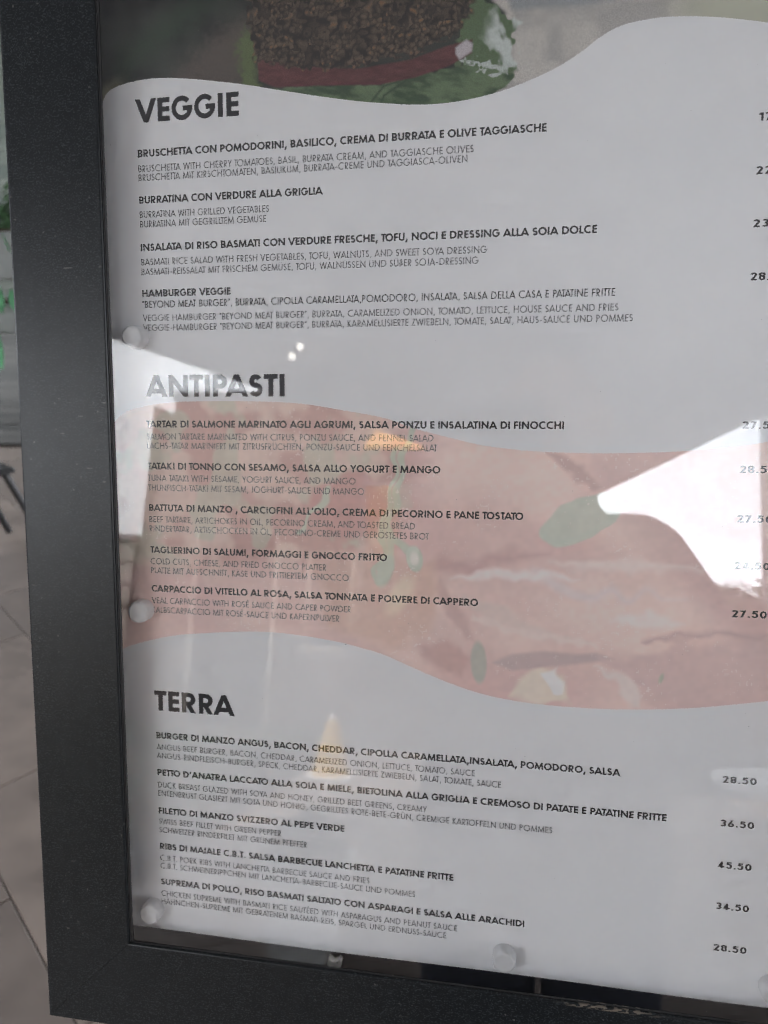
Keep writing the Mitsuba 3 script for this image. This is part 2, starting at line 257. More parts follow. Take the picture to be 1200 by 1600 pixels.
def spline(pts, n=8):
    p = np.array(pts, float); out = []
    P = np.vstack([2 * p[0] - p[1], p, 2 * p[-1] - p[-2]])
    for i in range(1, len(P) - 2):
        for t in np.linspace(0, 1, n, endpoint=False):
            a, b, c, d = P[i - 1], P[i], P[i + 1], P[i + 2]
            out.append(.5 * (2 * b + (c - a) * t + (2 * a - 5 * b + 4 * c - d) * t * t + (3 * b - a - 3 * c + d) * t ** 3))
    return [tuple(x) for x in out] + [tuple(p[-1])]
def print_panel(poly, mat, name):
    v, f = trimesh.creation.triangulate_polygon(poly, engine='earcut')
    key = fresh(f'{sheet}__{name}')
    scene[key] = mikit.ply(trimesh.Trimesh(bw(v[:, 0], v[:, 1], np.full(len(v), .15)), f, process=False), mat, uv=v / 1000)
    return key
top = spline([(-241.7, 174.0), (-238.4, 177.9), (-233.5, 183.6), (-222.6, 186.9), (-207.3, 188.1), (-188.5, 186.7), (-159.1, 182.0), (-133.9, 176.7), (-112.8, 172.2), (-91.9, 168.3), (-78.2, 166.4), (-61.2, 164.5), (-44.6, 164.3), (-28.2, 166.0), (-12.1, 169.5), (3.7, 174.8), (13.0, 178.9), (22.2, 184.2), (31.2, 190.4), (40.2, 194.4), (49.2, 196.0), (61.1, 196.7), (73.0, 196.0), (87.7, 194.1), (108.0, 190.1), (133.7, 183.4)])
k_ = print_panel(Polygon(top + [(SX1, top[-1][1]), (SX1, SY1 - 2), (SX0 + .3, SY1 - 2)]), 'm_burger', 'burger_picture')
lab(k_, 'printed picture of a grain patty with tomato and lettuce')
up = spline([(-241.1, -2.9), (-231.4, 5.6), (-217.2, 9.7), (-197.3, 11.8), (-170.1, 12.3), (-139.8, 11.7), (-121.2, 10.3), (-102.9, 7.4), (-77.7, 2.9), (-60.0, -3.0), (-42.5, -7.4), (-25.2, -11.4), (-8.2, -13.6), (8.6, -14.8), (28.4, -15.3), (44.6, -15.2), (73.2, -14.2), (97.9, -12.0), (119.0, -8.6), (148.1, -0.5)])
dn = spline([(-243.3, -140.5), (-234.7, -134.5), (-217.9, -129.2), (-201.4, -125.5), (-181.1, -123.1), (-161.2, -121.3), (-141.6, -120.8), (-122.4, -122.1), (-103.4, -124.4), (-90.3, -127.1), (-77.3, -130.4), (-59.0, -137.5), (-40.8, -144.2), (-22.9, -149.3), (-5.2, -152.1), (12.2, -153.4), (29.3, -153.7), (49.5, -153.3), (69.3, -151.9), (88.7, -149.8), (107.7, -146.7), (126.4, -143.3), (153.8, -138.3)])
k_ = print_panel(Polygon(up + dn[::-1]), 'm_carpaccio', 'carpaccio_picture')
lab(k_, 'printed picture of pink sliced meat with green herbs and leaf')

# ---------------- lettering: capitals drawn as strokes
GW = dict(A=(.80,.97),B=(.52,.66),C=(.80,.80),D=(.76,.82),E=(.47,.54),F=(.45,.52),G=(.93,.90),H=(.70,.80),I=(.06,.2),J=(.28,.46),K=(.58,.80),L=(.40,.50),M=(.92,1.08),
    N=(.76,.88),O=(1.0,1.0),P=(.48,.64),Q=(1.0,1.04),R=(.50,.70),S=(.46,.60),T=(.48,.60),U=(.64,.74),V=(.74,.90),W=(1.12,1.34),X=(.66,.86),Y=(.64,.84),Z=(.58,.72))
ROUND = {'C':(1,0),'D':(0,1),'G':(1,.6),'O':(1,1),'Q':(1,1),'S':(.7,.7),'B':(0,.6),'P':(0,.7),'R':(0,.5),'U':(0,0),'J':(1,0)}
DIAG = {'A':(1,1),'V':(1,1),'W':(1,1),'X':(1,1),'Y':(1,1),'T':(1,1),'Z':(.6,.6),'K':(0,1),'L':(0,1),'E':(0,.5),'F':(0,.8),'M':(.3,.3)}
KERN = {p: k for k, ps in ((-.13,'AT TA AV VA LT AY YA LV PA TO LY FA'.split()), (-.05,'RT OA AO TT OT VO RA KO AC CA'.split())) for p in ps}
def arc(cx, cy, rx, ry, a, b, n=14):
    q = np.radians(np.linspace(a, b, n)); return [(cx+rx*math.cos(t), cy+ry*math.sin(t)) for t in q]
def glyph(ch, t, bold):
    """(polygon, advance width without bearings) of one capital: strokes of width t, cap height 1."""
    h = t/2; ext = []
    acc = {'Ü':'U:','Ö':'O:','Ä':'A:','É':"E'"}.get(ch); base = acc[0] if acc else ch
    w = GW[base][bold] if base in GW else None
    T, B, R_, L_, M = 1-h, h, (w or 0)-h, h, .5
    S = []
    if base == 'A':
        S = [[(h*1.05,-.1),(w/2,1-h*1.1 if bold else 1-h),(w-h*1.05,-.1)]]; y=.27; k=(w/2-h)*(1-y)
        S = [[(h*.9-.04,-.08),(w/2,1.02-h*(.35 if bold else 1)),(w-h*.9+.04,-.08)],[(w/2-k,y),(w/2+k,y)]]
    elif base in 'BPR':
        m = .47 if base=='B' else .45; r=(T-m)/2; x=w-h-r
        if base=='B':
            r2=(m-B)/2; x1=w-h-r-.03
            S=[[(L_,0),(L_,1)],[(L_,T),(x1,T)]+arc(x1,T-r,r,r,90,-90)+[(L_,m)],[(L_,m),(w-h-r2,m)]+arc(w-h-r2,m-r2,r2,r2,90,-90)+[(L_,B)]]
        else:
            x=w-h-r-(.03 if base=='R' else 0)
            S=[[(L_,0),(L_,1)],[(L_,T),(x,T)]+arc(x,T-r,r,r,90,-90)+[(L_,m)]]
            if base=='R': S.append([(x-.06,m+.0),(w-h*1.15+.02,-.08)])
    elif base == 'C': S=[arc(.5+.01,.5,.5-h+.015,.5-h+.015,52,308,26)]
    elif base == 'G':
        r=.5-h+.015; S=[arc(.51,.5,r,r,42,360,30),[(.56,.5-h*.1),(.51+r+h,.5-h*.1)]]
    elif base in 'OQ': S=[arc(w/2,.5,w/2-h,.5-h+.015,0,368,34)]; 
    elif base == 'D':
        r=T-M; x=w-h-r; S=[[(L_,0),(L_,1)],[(L_,T),(x,T)]+arc(x,M,r,r,90,-90,20)+[(L_,B)]]
    elif base == 'E': S=[[(L_,0),(L_,1)],[(L_,T),(w,T)],[(L_,.51),(w*.97,.51)],[(L_,B),(w,B)]]
    elif base == 'F': S=[[(L_,0),(L_,1)],[(L_,T),(w,T)],[(L_,.49),(w*.95,.49)]]
    elif base == 'H': S=[[(L_,0),(L_,1)],[(R_,0),(R_,1)],[(L_,.52),(R_,.52)]]
    elif base == 'I': w=t; S=[[(h,0),(h,1)]]
    elif base == 'J': r=(w-t)/2; S=[[(R_,1),(R_,r+h)]+arc(R_-r,r+h,r,r,0,-150)]
    elif base == 'K': S=[[(L_,0),(L_,1)],[(L_+h*.4,.47),(w-h*1.3,1.06)],[(L_+.04+h*.6,.52),(w-h*1.1,-.06)]]
    elif base == 'L': S=[[(L_,0),(L_,1)],[(L_,B),(w,B)]]
    elif base == 'M': a=.09 if bold else .07; S=[[(h*.9,-.06),(h+a,1-h*(.6 if bold else 1)),(w/2,.12 if bold else .06),(w-h-a,1-h*(.6 if bold else 1)),(w-h*.9,-.06)]]
    elif base == 'N': S=[[(L_,0),(L_,.94),(R_,.06),(R_,1)]]
    elif base == 'S':
        r=(T-.5)/2+.005; rx=w/2-h; top=arc(w/2,T-r,rx*.92,r,28,270,18); bot=arc(w/2,B+r,rx,r,90,-155,18); S=[top+bot]
    elif base == 'T': S=[[(w/2,0),(w/2,1)],[(0,T),(w,T)]]
    elif base == 'U': r=(w-t)/2; S=[[(L_,1),(L_,r+h)]+arc(w/2,r+h-.01,r,r,180,360,18)+[(R_,1)]]
    elif base == 'V': S=[[(h*.9-.04,1.08),(w/2,-.02+h*(.35 if bold else 1)),(w-h*.9+.04,1.08)]]
    elif base == 'W':
        q=h*(.35 if bold else 1); S=[[(h*.9-.02,1.07),(w*.27,-.02+q),(w/2,.98-q*.6),(w*.73,-.02+q),(w-h*.9+.02,1.07)]]
    elif base == 'X': S=[[(h*1.1-.03,-.06),(w-h*1.1,1.06)],[(h*1.1,1.06),(w-h*1.1+.03,-.06)]]
    elif base == 'Y': S=[[(h*.9-.03,1.06),(w/2,.45),(w-h*.9+.03,1.06)],[(w/2,.47),(w/2,0)]]
    elif base == 'Z': S=[[(.02,T),(R_-h*.5,T),(h*1.5,B),(w,B)]]
    elif ch == 'ß': w=.44; S=[[(h,0),(h,.72)]+arc(h+.14,.72,.14,.25,180,0)+arc(h+.12,.36,.2,.16,70,-70)+[(h+.1,.14)]]
    elif ch in '0': w=.60 if bold else .5; S=[arc(w/2,.5,w/2-h,.5-h,0,368,28)]
    elif ch == '1': w=.34; S=[[(w-h,0),(w-h,1)],[(.0,.78),(w-h,.94)]]
    elif ch == '2': w=.56; r=w/2-h; S=[arc(w/2,T-r,r,r,170,-35,16)+[(h*1.6,B),(w,B)]]
    elif ch == '3': w=.56; r=(T-.53)/2; q=(.53-B)/2; S=[arc(w/2,T-r,r*1.05,r,150,-80,16)+[(w*.42,.53)],[(w*.42,.53)]+arc(w/2,B+q,w/2-h,q,80,-150,16)]
    elif ch == '4': w=.62; S=[[(w-.16-h,0),(w-.16-h,.98)],[(w-.16-h,.93),(h*1.4,.25),(w,.25)]]
    elif ch == '5': w=.56; q=.30; S=[[(w-.04,T),(.17,T),(.11,.56)],arc(w/2-.03,B+q-.02,w/2-h+.03,q-.02,118,-150,18)]
    elif ch == '6': w=.60; r=w/2-h; S=[arc(w/2,B+r,r,r,0,368,24),[(w*.70,1.04),(h*1.1,B+r*1.3)]]
    elif ch == '7': w=.54; S=[[(0,T),(w-h*1.2,T),(.13,-.05)]]
    elif ch == '8': w=.56; r=(T-.54)/2; q=(.54-B)/2; S=[arc(w/2,.54+r,r*1.05,r,0,368,20),arc(w/2,B+q,w/2-h,q,0,368,22)]
    elif ch == '.': w=t*1.1; ext=[Point(w/2,t*.55).buffer(t*.58,4)]
    elif ch == ',': w=t*1.2; S=[[(t*.85,t*1.1),(t*.2,-t*1.2 if bold else -.16)]]
    elif ch == '-': w=.3; S=[[(0,.36),(w,.36)]]
    elif ch == '’': w=t*1.2; S=[[(w*.75,1.0),(w*.3,.72)]]
    elif ch in '“”': w=.18 if not bold else .4; S=[[(w*.35,1.0),(w*.15,.74)],[(w*.95,1.0),(w*.75,.74)]]
    elif ch == ' ': return None, .36 if bold else .38
    else: raise ValueError(ch)
    clipy = (-.3,1.4) if ch in ',ß' else (0 if base not in 'COGQSUJ' else -.02, 1.02 if base in 'COGQS' else 1)
    p = unary_union([LineString(s).buffer(h, cap_style=2, join_style=2, mitre_limit=6) for s in S if len(s)>1] + ext).intersection(sbox(-.2,clipy[0],2,clipy[1]))
    if base == 'C': p = p.intersection(sbox(-1,-1,w,2))
    if base == 'G': p = affinity.scale(p, w/1.01, 1, origin=(0,0))
    if acc:
        d = t*.62 if bold else .05
        p = unary_union([p] + ([Point(w/2+e,1.17).buffer(d,4) for e in (-.14,.14)] if acc[1]==':' else [LineString([(w*.4,1.08),(w*.7,1.26)]).buffer(h,cap_style=2)]))
    return p.simplify(.004), w
_G = {}
def text_poly(text, t, bold, track=0):
    """list of (polygon, x) of a line and its length, in cap heights."""
    out, x, prev = [], 0, None
    sl, sr_, sd = (.075,.045,.005) if bold else (.10,.065,.02)
    for i, ch in enumerate(text):
        if (ch,t) not in _G: _G[ch,t] = glyph(ch,t,bold)
        p, w = _G[ch,t]
        b = {'Ü':'U','Ö':'O','Ä':'A','É':'E'}.get(ch,ch)
        def side(k):
            if b==' ': return 0
            r = ROUND.get(b,(0,0))[k]; d = DIAG.get(b,(0,0))[k]
            return sl + (sr_-sl)*r + (sd-sl)*d if d or r else sl
        x += (side(0) if i else 0) + KERN.get((prev or '')+b, 0) + track
        if p is not None: out.append((p, x))
        end = x+w; x = end + side(1); prev = b
    return out, end
LINES = [('H', 'VEGGIE', np.float64(-218.2), np.float64(165.4), np.float64(60.2)),
    ('B', 'BRUSCHETTA CON POMODORINI, BASILICO, CREMA DI BURRATA E OLIVE TAGGIASCHE', -217.8, np.float64(147.1), np.float64(223.5)),
    ('T', 'BRUSCHETTA WITH CHERRY TOMATOES, BASIL, BURRATA CREAM, AND TAGGIASCHE OLIVES', -217.8, np.float64(139.1), np.float64(186.8)),
    ('T', 'BRUSCHETTA MIT KIRSCHTOMATEN, BASILIKUM, BURRATA-CREME UND TAGGIASCA-OLIVEN', -217.8, np.float64(134.3), np.float64(183.7)),
    ('B', 'BURRATINA CON VERDURE ALLA GRIGLIA', -217.8, np.float64(122.1), np.float64(106.3)),
    ('T', 'BURRATINA WITH GRILLED VEGETABLES', -217.8, np.float64(114.4), np.float64(76.0)),
    ('T', 'BURRATINA MIT GEGRILLTEM GEMÜSE', -217.8, np.float64(109.2), np.float64(74.4)),
    ('B', 'INSALATA DI RISO BASMATI CON VERDURE FRESCHE, TOFU, NOCI E DRESSING ALLA SOIA DOLCE', -217.8, np.float64(96.3), np.float64(249.8)),
    ('T', 'BASMATI RICE SALAD WITH FRESH VEGETABLES, TOFU, WALNUTS, AND SWEET SOYA DRESSING', -217.8, np.float64(88.5), np.float64(194.6)),
    ('T', 'BASMATI-REISSALAT MIT FRISCHEM GEMÜSE, TOFU, WALNÜSSEN UND SÜßER SOJA-DRESSING', -217.8, np.float64(83.1), np.float64(190.2)),
    ('B', 'HAMBURGER VEGGIE', -217.8, np.float64(71.0), np.float64(53.1)),
    ('M', '“BEYOND MEAT BURGER”, BURRATA, CIPOLLA CARAMELLATA,POMODORO, INSALATA, SALSA DELLA CASA E PATATINE FRITTE', -217.8, np.float64(64.9), np.float64(259.9)),
    ('T', 'VEGGIE HAMBURGER “BEYOND MEAT BURGER”, BURRATA, CARAMELIZED ONION, TOMATO, LETTUCE, HOUSE SAUCE AND FRIES', -217.8, np.float64(57.5), np.float64(261.7)),
    ('T', 'VEGGIE-HAMBURGER “BEYOND MEAT BURGER”, BURRATA, KARAMELLISIERTE ZWIEBELN, TOMATE, SALAT, HAUS-SAUCE UND POMMES', -217.8, np.float64(52.0), np.float64(269.0)),
    ('H', 'ANTIPASTI', np.float64(-217.4), np.float64(14.7), np.float64(83.3)),
    ('B', 'TARTAR DI SALMONE MARINATO AGLI AGRUMI, SALSA PONZU E INSALATINA DI FINOCCHI', -217.8, np.float64(-2.8), np.float64(236.3)),
    ('T', 'SALMON TARTARE MARINATED WITH CITRUS, PONZU SAUCE, AND FENNEL SALAD', -217.8, np.float64(-9.8), np.float64(167.5)),
    ('T', 'LACHS-TATAR MARINIERT MIT ZITRUSFRÜCHTEN, PONZU-SAUCE UND FENCHELSALAT', -217.8, np.float64(-15.1), np.float64(169.5)),
    ('B', 'TATAKI DI TONNO CON SESAMO, SALSA ALLO YOGURT E MANGO', -217.8, np.float64(-27.1), np.float64(171.4)),
    ('T', 'TUNA TATAKI WITH SESAME, YOGURT SAUCE, AND MANGO', -217.8, np.float64(-33.9), np.float64(124.2)),
    ('T', 'THUNFISCH-TATAKI MIT SESAM, JOGHURT-SAUCE UND MANGO', -217.8, np.float64(-39.6), np.float64(129.0)),
    ('B', 'BATTUTA DI MANZO , CARCIOFINI ALL’OLIO, CREMA DI PECORINO E PANE TOSTATO', -217.8, np.float64(-51.5), np.float64(216.4)),
    ('T', 'BEEF TARTARE, ARTICHOKES IN OIL, PECORINO CREAM, AND TOASTED BREAD', -217.8, np.float64(-58.2), np.float64(157.7)),
    ('T', 'RINDERTATAR, ARTISCHOCKEN IN ÖL, PECORINO-CREME UND GERÖSTETES BROT', -217.8, np.float64(-63.7), np.float64(165.4)),
    ('B', 'TAGLIERINO DI SALUMI, FORMAGGI E GNOCCO FRITTO', -217.8, np.float64(-76.5), np.float64(142.1)),
    ('T', 'COLD CUTS, CHEESE, AND FRIED GNOCCO PLATTER', -217.8, np.float64(-83.2), np.float64(107.1)),
    ('T', 'PLATTE MIT AUFSCHNITT, KÄSE UND FRITTIERTEM GNOCCO', -217.8, np.float64(-88.7), np.float64(120.1)),
    ('B', 'CARPACCIO DI VITELLO AL ROSA, SALSA TONNATA E POLVERE DI CAPPERO', -217.8, np.float64(-99.8), np.float64(193.0)),
    ('T', 'VEAL CARPACCIO WITH ROSÉ SAUCE AND CAPER POWDER', -217.8, np.float64(-106.8), np.float64(121.4)),
    ('T', 'KALBSCARPACCIO MIT ROSÉ-SAUCE UND KAPERNPULVER', -217.8, np.float64(-112.5), np.float64(114.6)),
    ('H', 'TERRA', np.float64(-218.3), np.float64(-173.1), np.float64(50.7)),
    ('B', 'BURGER DI MANZO ANGUS, BACON, CHEDDAR, CIPOLLA CARAMELLATA,INSALATA, POMODORO, SALSA', -217.8, np.float64(-190.7), np.float64(271.6)),
    ('T', 'ANGUS BEEF BURGER, BACON, CHEDDAR, CARAMELIZED ONION, LETTUCE, TOMATO, SAUCE', -217.8, np.float64(-197.8), np.float64(192.9)),
    ('T', 'ANGUS-RINDFLEISCH-BURGER, SPECK, CHEDDAR, KARAMELLISIERTE ZWIEBELN, SALAT, TOMATE, SAUCE', -217.8, np.float64(-203.3), np.float64(207.6)),
    ('B', 'PETTO D’ANATRA LACCATO ALLA SOIA E MIELE, BIETOLINA ALLA GRIGLIA E CREMOSO DI PATATE E PATATINE FRITTE', -217.8, np.float64(-214.2), np.float64(296.6)),
    ('T', 'DUCK BREAST GLAZED WITH SOYA AND HONEY, GRILLED BEET GREENS, CREAMY', -217.8, np.float64(-222.0), np.float64(165.8)),
    ('T', 'ENTENBRUST GLASIERT MIT SOJA UND HONIG, GEGRILLTES ROTE-BETE-GRÜN, CREMIGE KARTOFFELN UND POMMES', -217.8, np.float64(-227.4), np.float64(236.4)),
    ('B', 'FILETTO DI MANZO SVIZZERO AL PEPE VERDE', -217.8, np.float64(-238.9), np.float64(117.2)),
    ('T', 'SWISS BEEF FILLET WITH GREEN PEPPER', -217.8, np.float64(-245.6), np.float64(78.4)),
    ('T', 'SCHWEIZER RINDERFILET MIT GRÜNEM PFEFFER', -217.8, np.float64(-251.2), np.float64(94.3)),
    ('B', 'RIBS DI MAIALE C.B.T. SALSA BARBECUE LANCHETTA E PATATINE FRITTE', -217.8, np.float64(-262.0), np.float64(181.6)),
    ('T', 'C.B.T. PORK RIBS WITH LANCHETTA BARBECUE SAUCE AND FRIES', -217.8, np.float64(-269.4), np.float64(132.2)),
    ('T', 'C.B.T. SCHWEINERIPPCHEN MIT LANCHETTA-BARBECUE-SAUCE UND POMMES', -217.8, np.float64(-274.7), np.float64(159.5)),
    ('B', 'SUPREMA DI POLLO, RISO BASMATI SALTATO CON ASPARAGI E SALSA ALLE ARACHIDI', -217.8, np.float64(-285.3), np.float64(222.3)),
    ('T', 'CHICKEN SUPREME WITH BASMATI RICE SAUTÉED WITH ASPARAGUS AND PEANUT SAUCE', -217.8, np.float64(-292.9), np.float64(184.2)),
    ('T', 'HÄHNCHEN-SUPREME MIT GEBRATENEM BASMATI-REIS, SPARGEL UND ERDNUSS-SAUCE', -217.8, np.float64(-298.1), np.float64(177.9))]
PRICES = [('17.50', 106.2, np.float64(145.7)), ('22.50', 106.2, np.float64(120.9)), ('23.50', 106.2, np.float64(96.0)), ('28.50', 106.2, np.float64(70.6)), ('27.50', 106.2, np.float64(-2.3)), ('28.50', 106.2, np.float64(-24.6)), ('27.50', 106.2, np.float64(-49.9)), ('24.50', 106.2, np.float64(-74.2)), ('27.50', 106.2, np.float64(-99.5)), ('28.50', 106.2, np.float64(-189.6)), ('36.50', 106.2, np.float64(-214.1)), ('45.50', 106.2, np.float64(-237.8)), ('34.50', 106.2, np.float64(-261.5)), ('28.50', 106.2, np.float64(-285.7))]
STY = {'H': ('heading_lettering', .215, True, 12.4), 'B': ('dish_lettering', .2, True, 4.0), 'M': ('ingredient_lettering', .125, False, 3.9), 'T': ('translation_lettering', .125, False, 3.65), 'P': ('price_lettering', .185, True, 3.75)}
_tri = {}
def letter_line(text, style, x, y, width):
    name, t, bold, cap = STY[style]
    glyphs, w = text_poly(text, t, bold); sx = width / w; V, F, n = [], [], 0
    for p, gx0 in glyphs:
        k = (id(p))
        if k not in _tri:
            vs, fs, m = [], [], 0
            for g in getattr(p, 'geoms', [p]):
                if g.area < 1e-6: continue
                a, b = trimesh.creation.triangulate_polygon(g, engine='earcut'); vs.append(a); fs.append(np.asarray(b) + m); m += len(a)
            _tri[k] = (np.vstack(vs), np.vstack(fs))
        a, b = _tri[k]; V.append(np.c_[x + (a[:, 0] + gx0) * sx, y + a[:, 1] * cap]); F.append(b + n); n += len(a)
    V, F = np.vstack(V), np.vstack(F)
    return add(name, trimesh.Trimesh(bw(V[:, 0], V[:, 1], np.full(len(V), .3)), F, process=False), 'm_ink_light' if style == 'T' else 'm_ink', sheet)
for st, tx, x, y, wd in LINES: letter_line(tx, st, x, y, wd)
for tx, x, y in PRICES: letter_line(tx, 'P', x, y, 17.0)

# ------------------------------------------------------------------ magnets that pin the sheet
mag_prof = [(0, 0), (6.7, 0), (6.6, 5.6), (6.35, 7.2), (5.7, 7.85), (4.9, 8.0), (4.6, 7.8), (0, 7.75)]
for (x, y), lb in zip([(-221.1, 48.2), (-223.3, -111.0), (-222.8, -301.6), (-6.3, -303.5), (136.7, -302.4)], ('round white magnet at the left edge, beside the veggie burger lines', 'round white magnet at the left edge, beside the veal lines', 'round white magnet in the bottom left corner of the sheet',
                              'round white magnet at the middle of the bottom edge of the sheet', 'round white magnet at the bottom right, cut by the picture edge')):
    k_ = add('magnet', lathe(np.array(mag_prof) / 1000, bw(x, y, .1), 40, BN), 'm_magnet', smooth=40)
    lab(k_, lb, 'magnet', 'round white magnets holding the menu sheet')
cx, cy = (-106.2, -323.6)
cy += 3.2
moon = Point(0, 0).buffer(4.2, 16).difference(Point(-.3, 4.1).buffer(3.3, 16)).difference(Point(3.4, 4.2).buffer(1.2, 8))
moon = max(getattr(moon, 'geoms', [moon]), key=lambda g: g.area)
mm_ = trimesh.creation.extrude_polygon(moon, 4.6, engine='earcut')
mm_.vertices[:, :2] += .25 * np.sin(mm_.vertices[:, [1, 0]] * 2.1)
k_ = add('magnet_fragment', trimesh.Trimesh(bw(mm_.vertices[:, 0] + cx, mm_.vertices[:, 1] + cy, mm_.vertices[:, 2] - .55), mm_.faces, process=False), 'm_broken')
lab(k_, 'broken crescent of an off-white magnet on the black strip below the sheet', 'magnet')
rd = np.random.default_rng(12); dv, df = [], []
for k in range(90):
    x, y, r = rd.uniform(-228, 155), rd.uniform(-312, 220), rd.choice([.1, .14, .2, .26], p=[.4, .35, .2, .05]); a = np.linspace(0, 2 * np.pi, 7)[:-1]; r = r * rd.uniform(.6, 1.3, 6)
    df += [(6 * k, 6 * k + i, 6 * k + i + 1) for i in range(1, 5)]; dv.append(bw(x + r * np.cos(a), y + r * np.sin(a), np.full(6, ZG + .5)))
k_ = add('dust_specks', trimesh.Trimesh(np.vstack(dv), df, process=False), 'm_dust', case); lab(k_, kind='stuff')

# ------------------------------------------------------------------ ground and paving
bs('m_ground', pr(mikit.proc(lambda p, n, uv: mix((.13, .12, .105), (.21, .195, .175), fbm(p.x * .9, p.y * .9) * .6 + .4 * noise(p.x * 14, p.y * 14))), .85))
for i, (a, b) in enumerate((((.165, .134, .115), (.24, .195, .165)), ((.18, .146, .125), (.26, .21, .178)), ((.15, .122, .105), (.222, .182, .156)))):
    bs(f'm_tile{i}', bump(pr(mikit.proc(lambda p, n, uv, a=a, b=b, i=i: mix(mix(a, b, smoothstep(.25, .75, fbm(p.x * 3.5 + 9 * i, p.y * 5, 1, 4))), (.15, .12, .10), .5 * smoothstep(.62, .75, fbm(p.x * 9, p.y * 13 + i)))), .58, specular=.35),
                         lambda p, n, uv: fbm(p.x * 30, p.y * 30), .0006, 1e-3))
bs('m_grout', pr((.085, .06, .045), .9))
def far_tiles(p, n, uv):
    a, b = ((p.x - -1.861) * .78 - (p.y - 1.877) * .626) / .84, ((p.x - -1.861) * .626 + (p.y - 1.877) * .78) / .432
    j = dr.floor(b); a2 = a + .5 * (1 - 2 * dr.abs(j * .5 - dr.floor(j * .5))); fa, fb = a2 - dr.floor(a2), b - j
    seam = (fa < .005) | (fa > .995) | (fb < .01) | (fb > .99)
    c = mix((.16, .131, .112), (.24, .195, .165), .5 * cell_rand(a2, b) + .5 * fbm(p.x * 3.5, p.y * 5, 1, 4))
    return dr.select(seam, mi.Color3f(.085, .06, .045), c)
bs('m_far_tiles', pr(mikit.proc(far_tiles), .58, specular=.35))
k_ = add('ground', trimesh.Trimesh([(-120, -120, -.03), (120, -120, -.03), (120, 120, -.03), (-120, 120, -.03)], [(0, 1, 2), (0, 2, 3)]), 'm_ground'); lab(k_, 'pale stone ground around the terrace', kind='structure')
floor = add('terrace_floor', rbox((-5, -7.4, -.028), (4.2, 4.3, -.006), .002), 'm_far_tiles'); lab(floor, 'terrace floor of large stone tiles', kind='structure')
ta, tb = np.array([.78, -.626]), np.array([.626, .78]); TL, TW = .84, .432
tile_ply = [mikit.ply(rbox((-TL / 2 + .002, -TW / 2 + .002, -.012), (TL / 2 - .002, TW / 2 - .002, 0), .0025), f'm_tile{i}') for i in range(3)]
o2 = (-1.861, 1.877)
nt = 0
for j in range(-22, 22):
    for i in range(-12, 12):
        c = np.array(o2) + ta * (i + .5 * (j % 2)) * TL + tb * (j + .5) * TW
        if (-4.4 < c[0] < -.25 and -.4 < c[1] < 3.4 and c[0] < -.5 * c[1] + .35) or (-2.6 < c[0] < 2.6 and -6.6 < c[1] < -1.3 and abs(c[0]) < .42 * (-c[1]) + .5):
            put('tile', tile_ply[rnd.randrange(3)], floor, frame_mat(np.array([[ta[0], tb[0], 0], [ta[1], tb[1], 0], [0, 0, 1]]), (c[0], c[1], rnd.uniform(-.0006, .0006)))); nt += 1
# dark boardwalk behind the paving and a low board wall
for i, cc in enumerate(((.05, .049, .045), (.066, .064, .059), (.04, .04, .037))):
    bs(f'm_deck{i}', pr(mikit.proc(lambda p, n, uv, c=cc: mix([x * .65 for x in c], [x * 1.3 for x in c], fbm(p.x * 2.2, p.y * 24, 2, 4))), .6))
walk = add('boardwalk', rbox((-14, 4.32, -.028), (2, 12.2, -.006), .002), 'm_grout'); lab(walk, 'dark weathered boardwalk behind the stone tiles', kind='structure')
dp = [mikit.ply(rbox((-3.2, -.085, -.03), (3.2, .085, 0), .003), f'm_deck{i}') for i in range(3)]
for j in range(43):
    put('plank', dp[rnd.randrange(3)], walk, frame_mat(np.eye(3), (-6.1 + rnd.uniform(-.15, .15), 4.42 + j * .18, .012 + rnd.uniform(-.002, .002))))
for i, cc in enumerate(((.065, .078, .065), (.085, .096, .08), (.052, .066, .055))):
    bs(f'm_board{i}', pr(mikit.proc(lambda p, n, uv, c=cc: mix([x * .7 for x in c], [x * 1.2 for x in c], fbm(p.x * 1.6, p.y, p.z * 22, 4))), .75))
wall = thing('board_fence', 'grey green fence of wide horizontal boards behind the boardwalk', 'fence')
bp = [mikit.ply(rbox((-4.5, -.012, -.098), (4.5, .012, .098), .003), f'm_board{i}') for i in range(3)]
for j in range(27):
    put('plank', bp[rnd.randrange(3)], wall, frame_mat(np.eye(3), (-7.6 + rnd.uniform(-.02, .02), 12.3, .12 + .1985 * j)))
add('backing', rbox((-12.1, 12.315, 0), (-3.1, 12.33, 5.3), .003), 'm_board2', wall)
for x in (-11.9, -9, -6, -3.2): add('fence_post', rbox((x - .05, 12.335, 0), (x + .05, 12.42, 5.35), .006), 'm_board0', wall)

# ------------------------------------------------------------------ plants
def leaf_pts(L, w, bend):
    s = np.linspace(0, 1, 7); wid = w * np.sin(np.pi * np.clip(s, .02, .98)) ** .8; z = -bend * s ** 2
    return np.array([(x * L, a * b, zz + abs(a) * .15 * b) for x, b, zz in zip(s, wid, z) for a in (-1, 0, 1)])
LF = [f for i in range(6) for j in range(2) for f in ((3 * i + j, 3 * i + 3 + j, 3 * i + 4 + j), (3 * i + j, 3 * i + 4 + j, 3 * i + j + 1))]
def leaf_at(o, yaw, pitch, L, w, bend):
    p = leaf_pts(L, w, bend); c, s = math.cos(pitch), math.sin(pitch)
    p = np.c_[p[:, 0] * c - p[:, 2] * s, p[:, 1], p[:, 0] * s + p[:, 2] * c]
    c, s = math.cos(yaw), math.sin(yaw)
    return trimesh.Trimesh(np.c_[p[:, 0] * c - p[:, 1] * s, p[:, 0] * s + p[:, 1] * c, p[:, 2]] + o, LF, process=False)
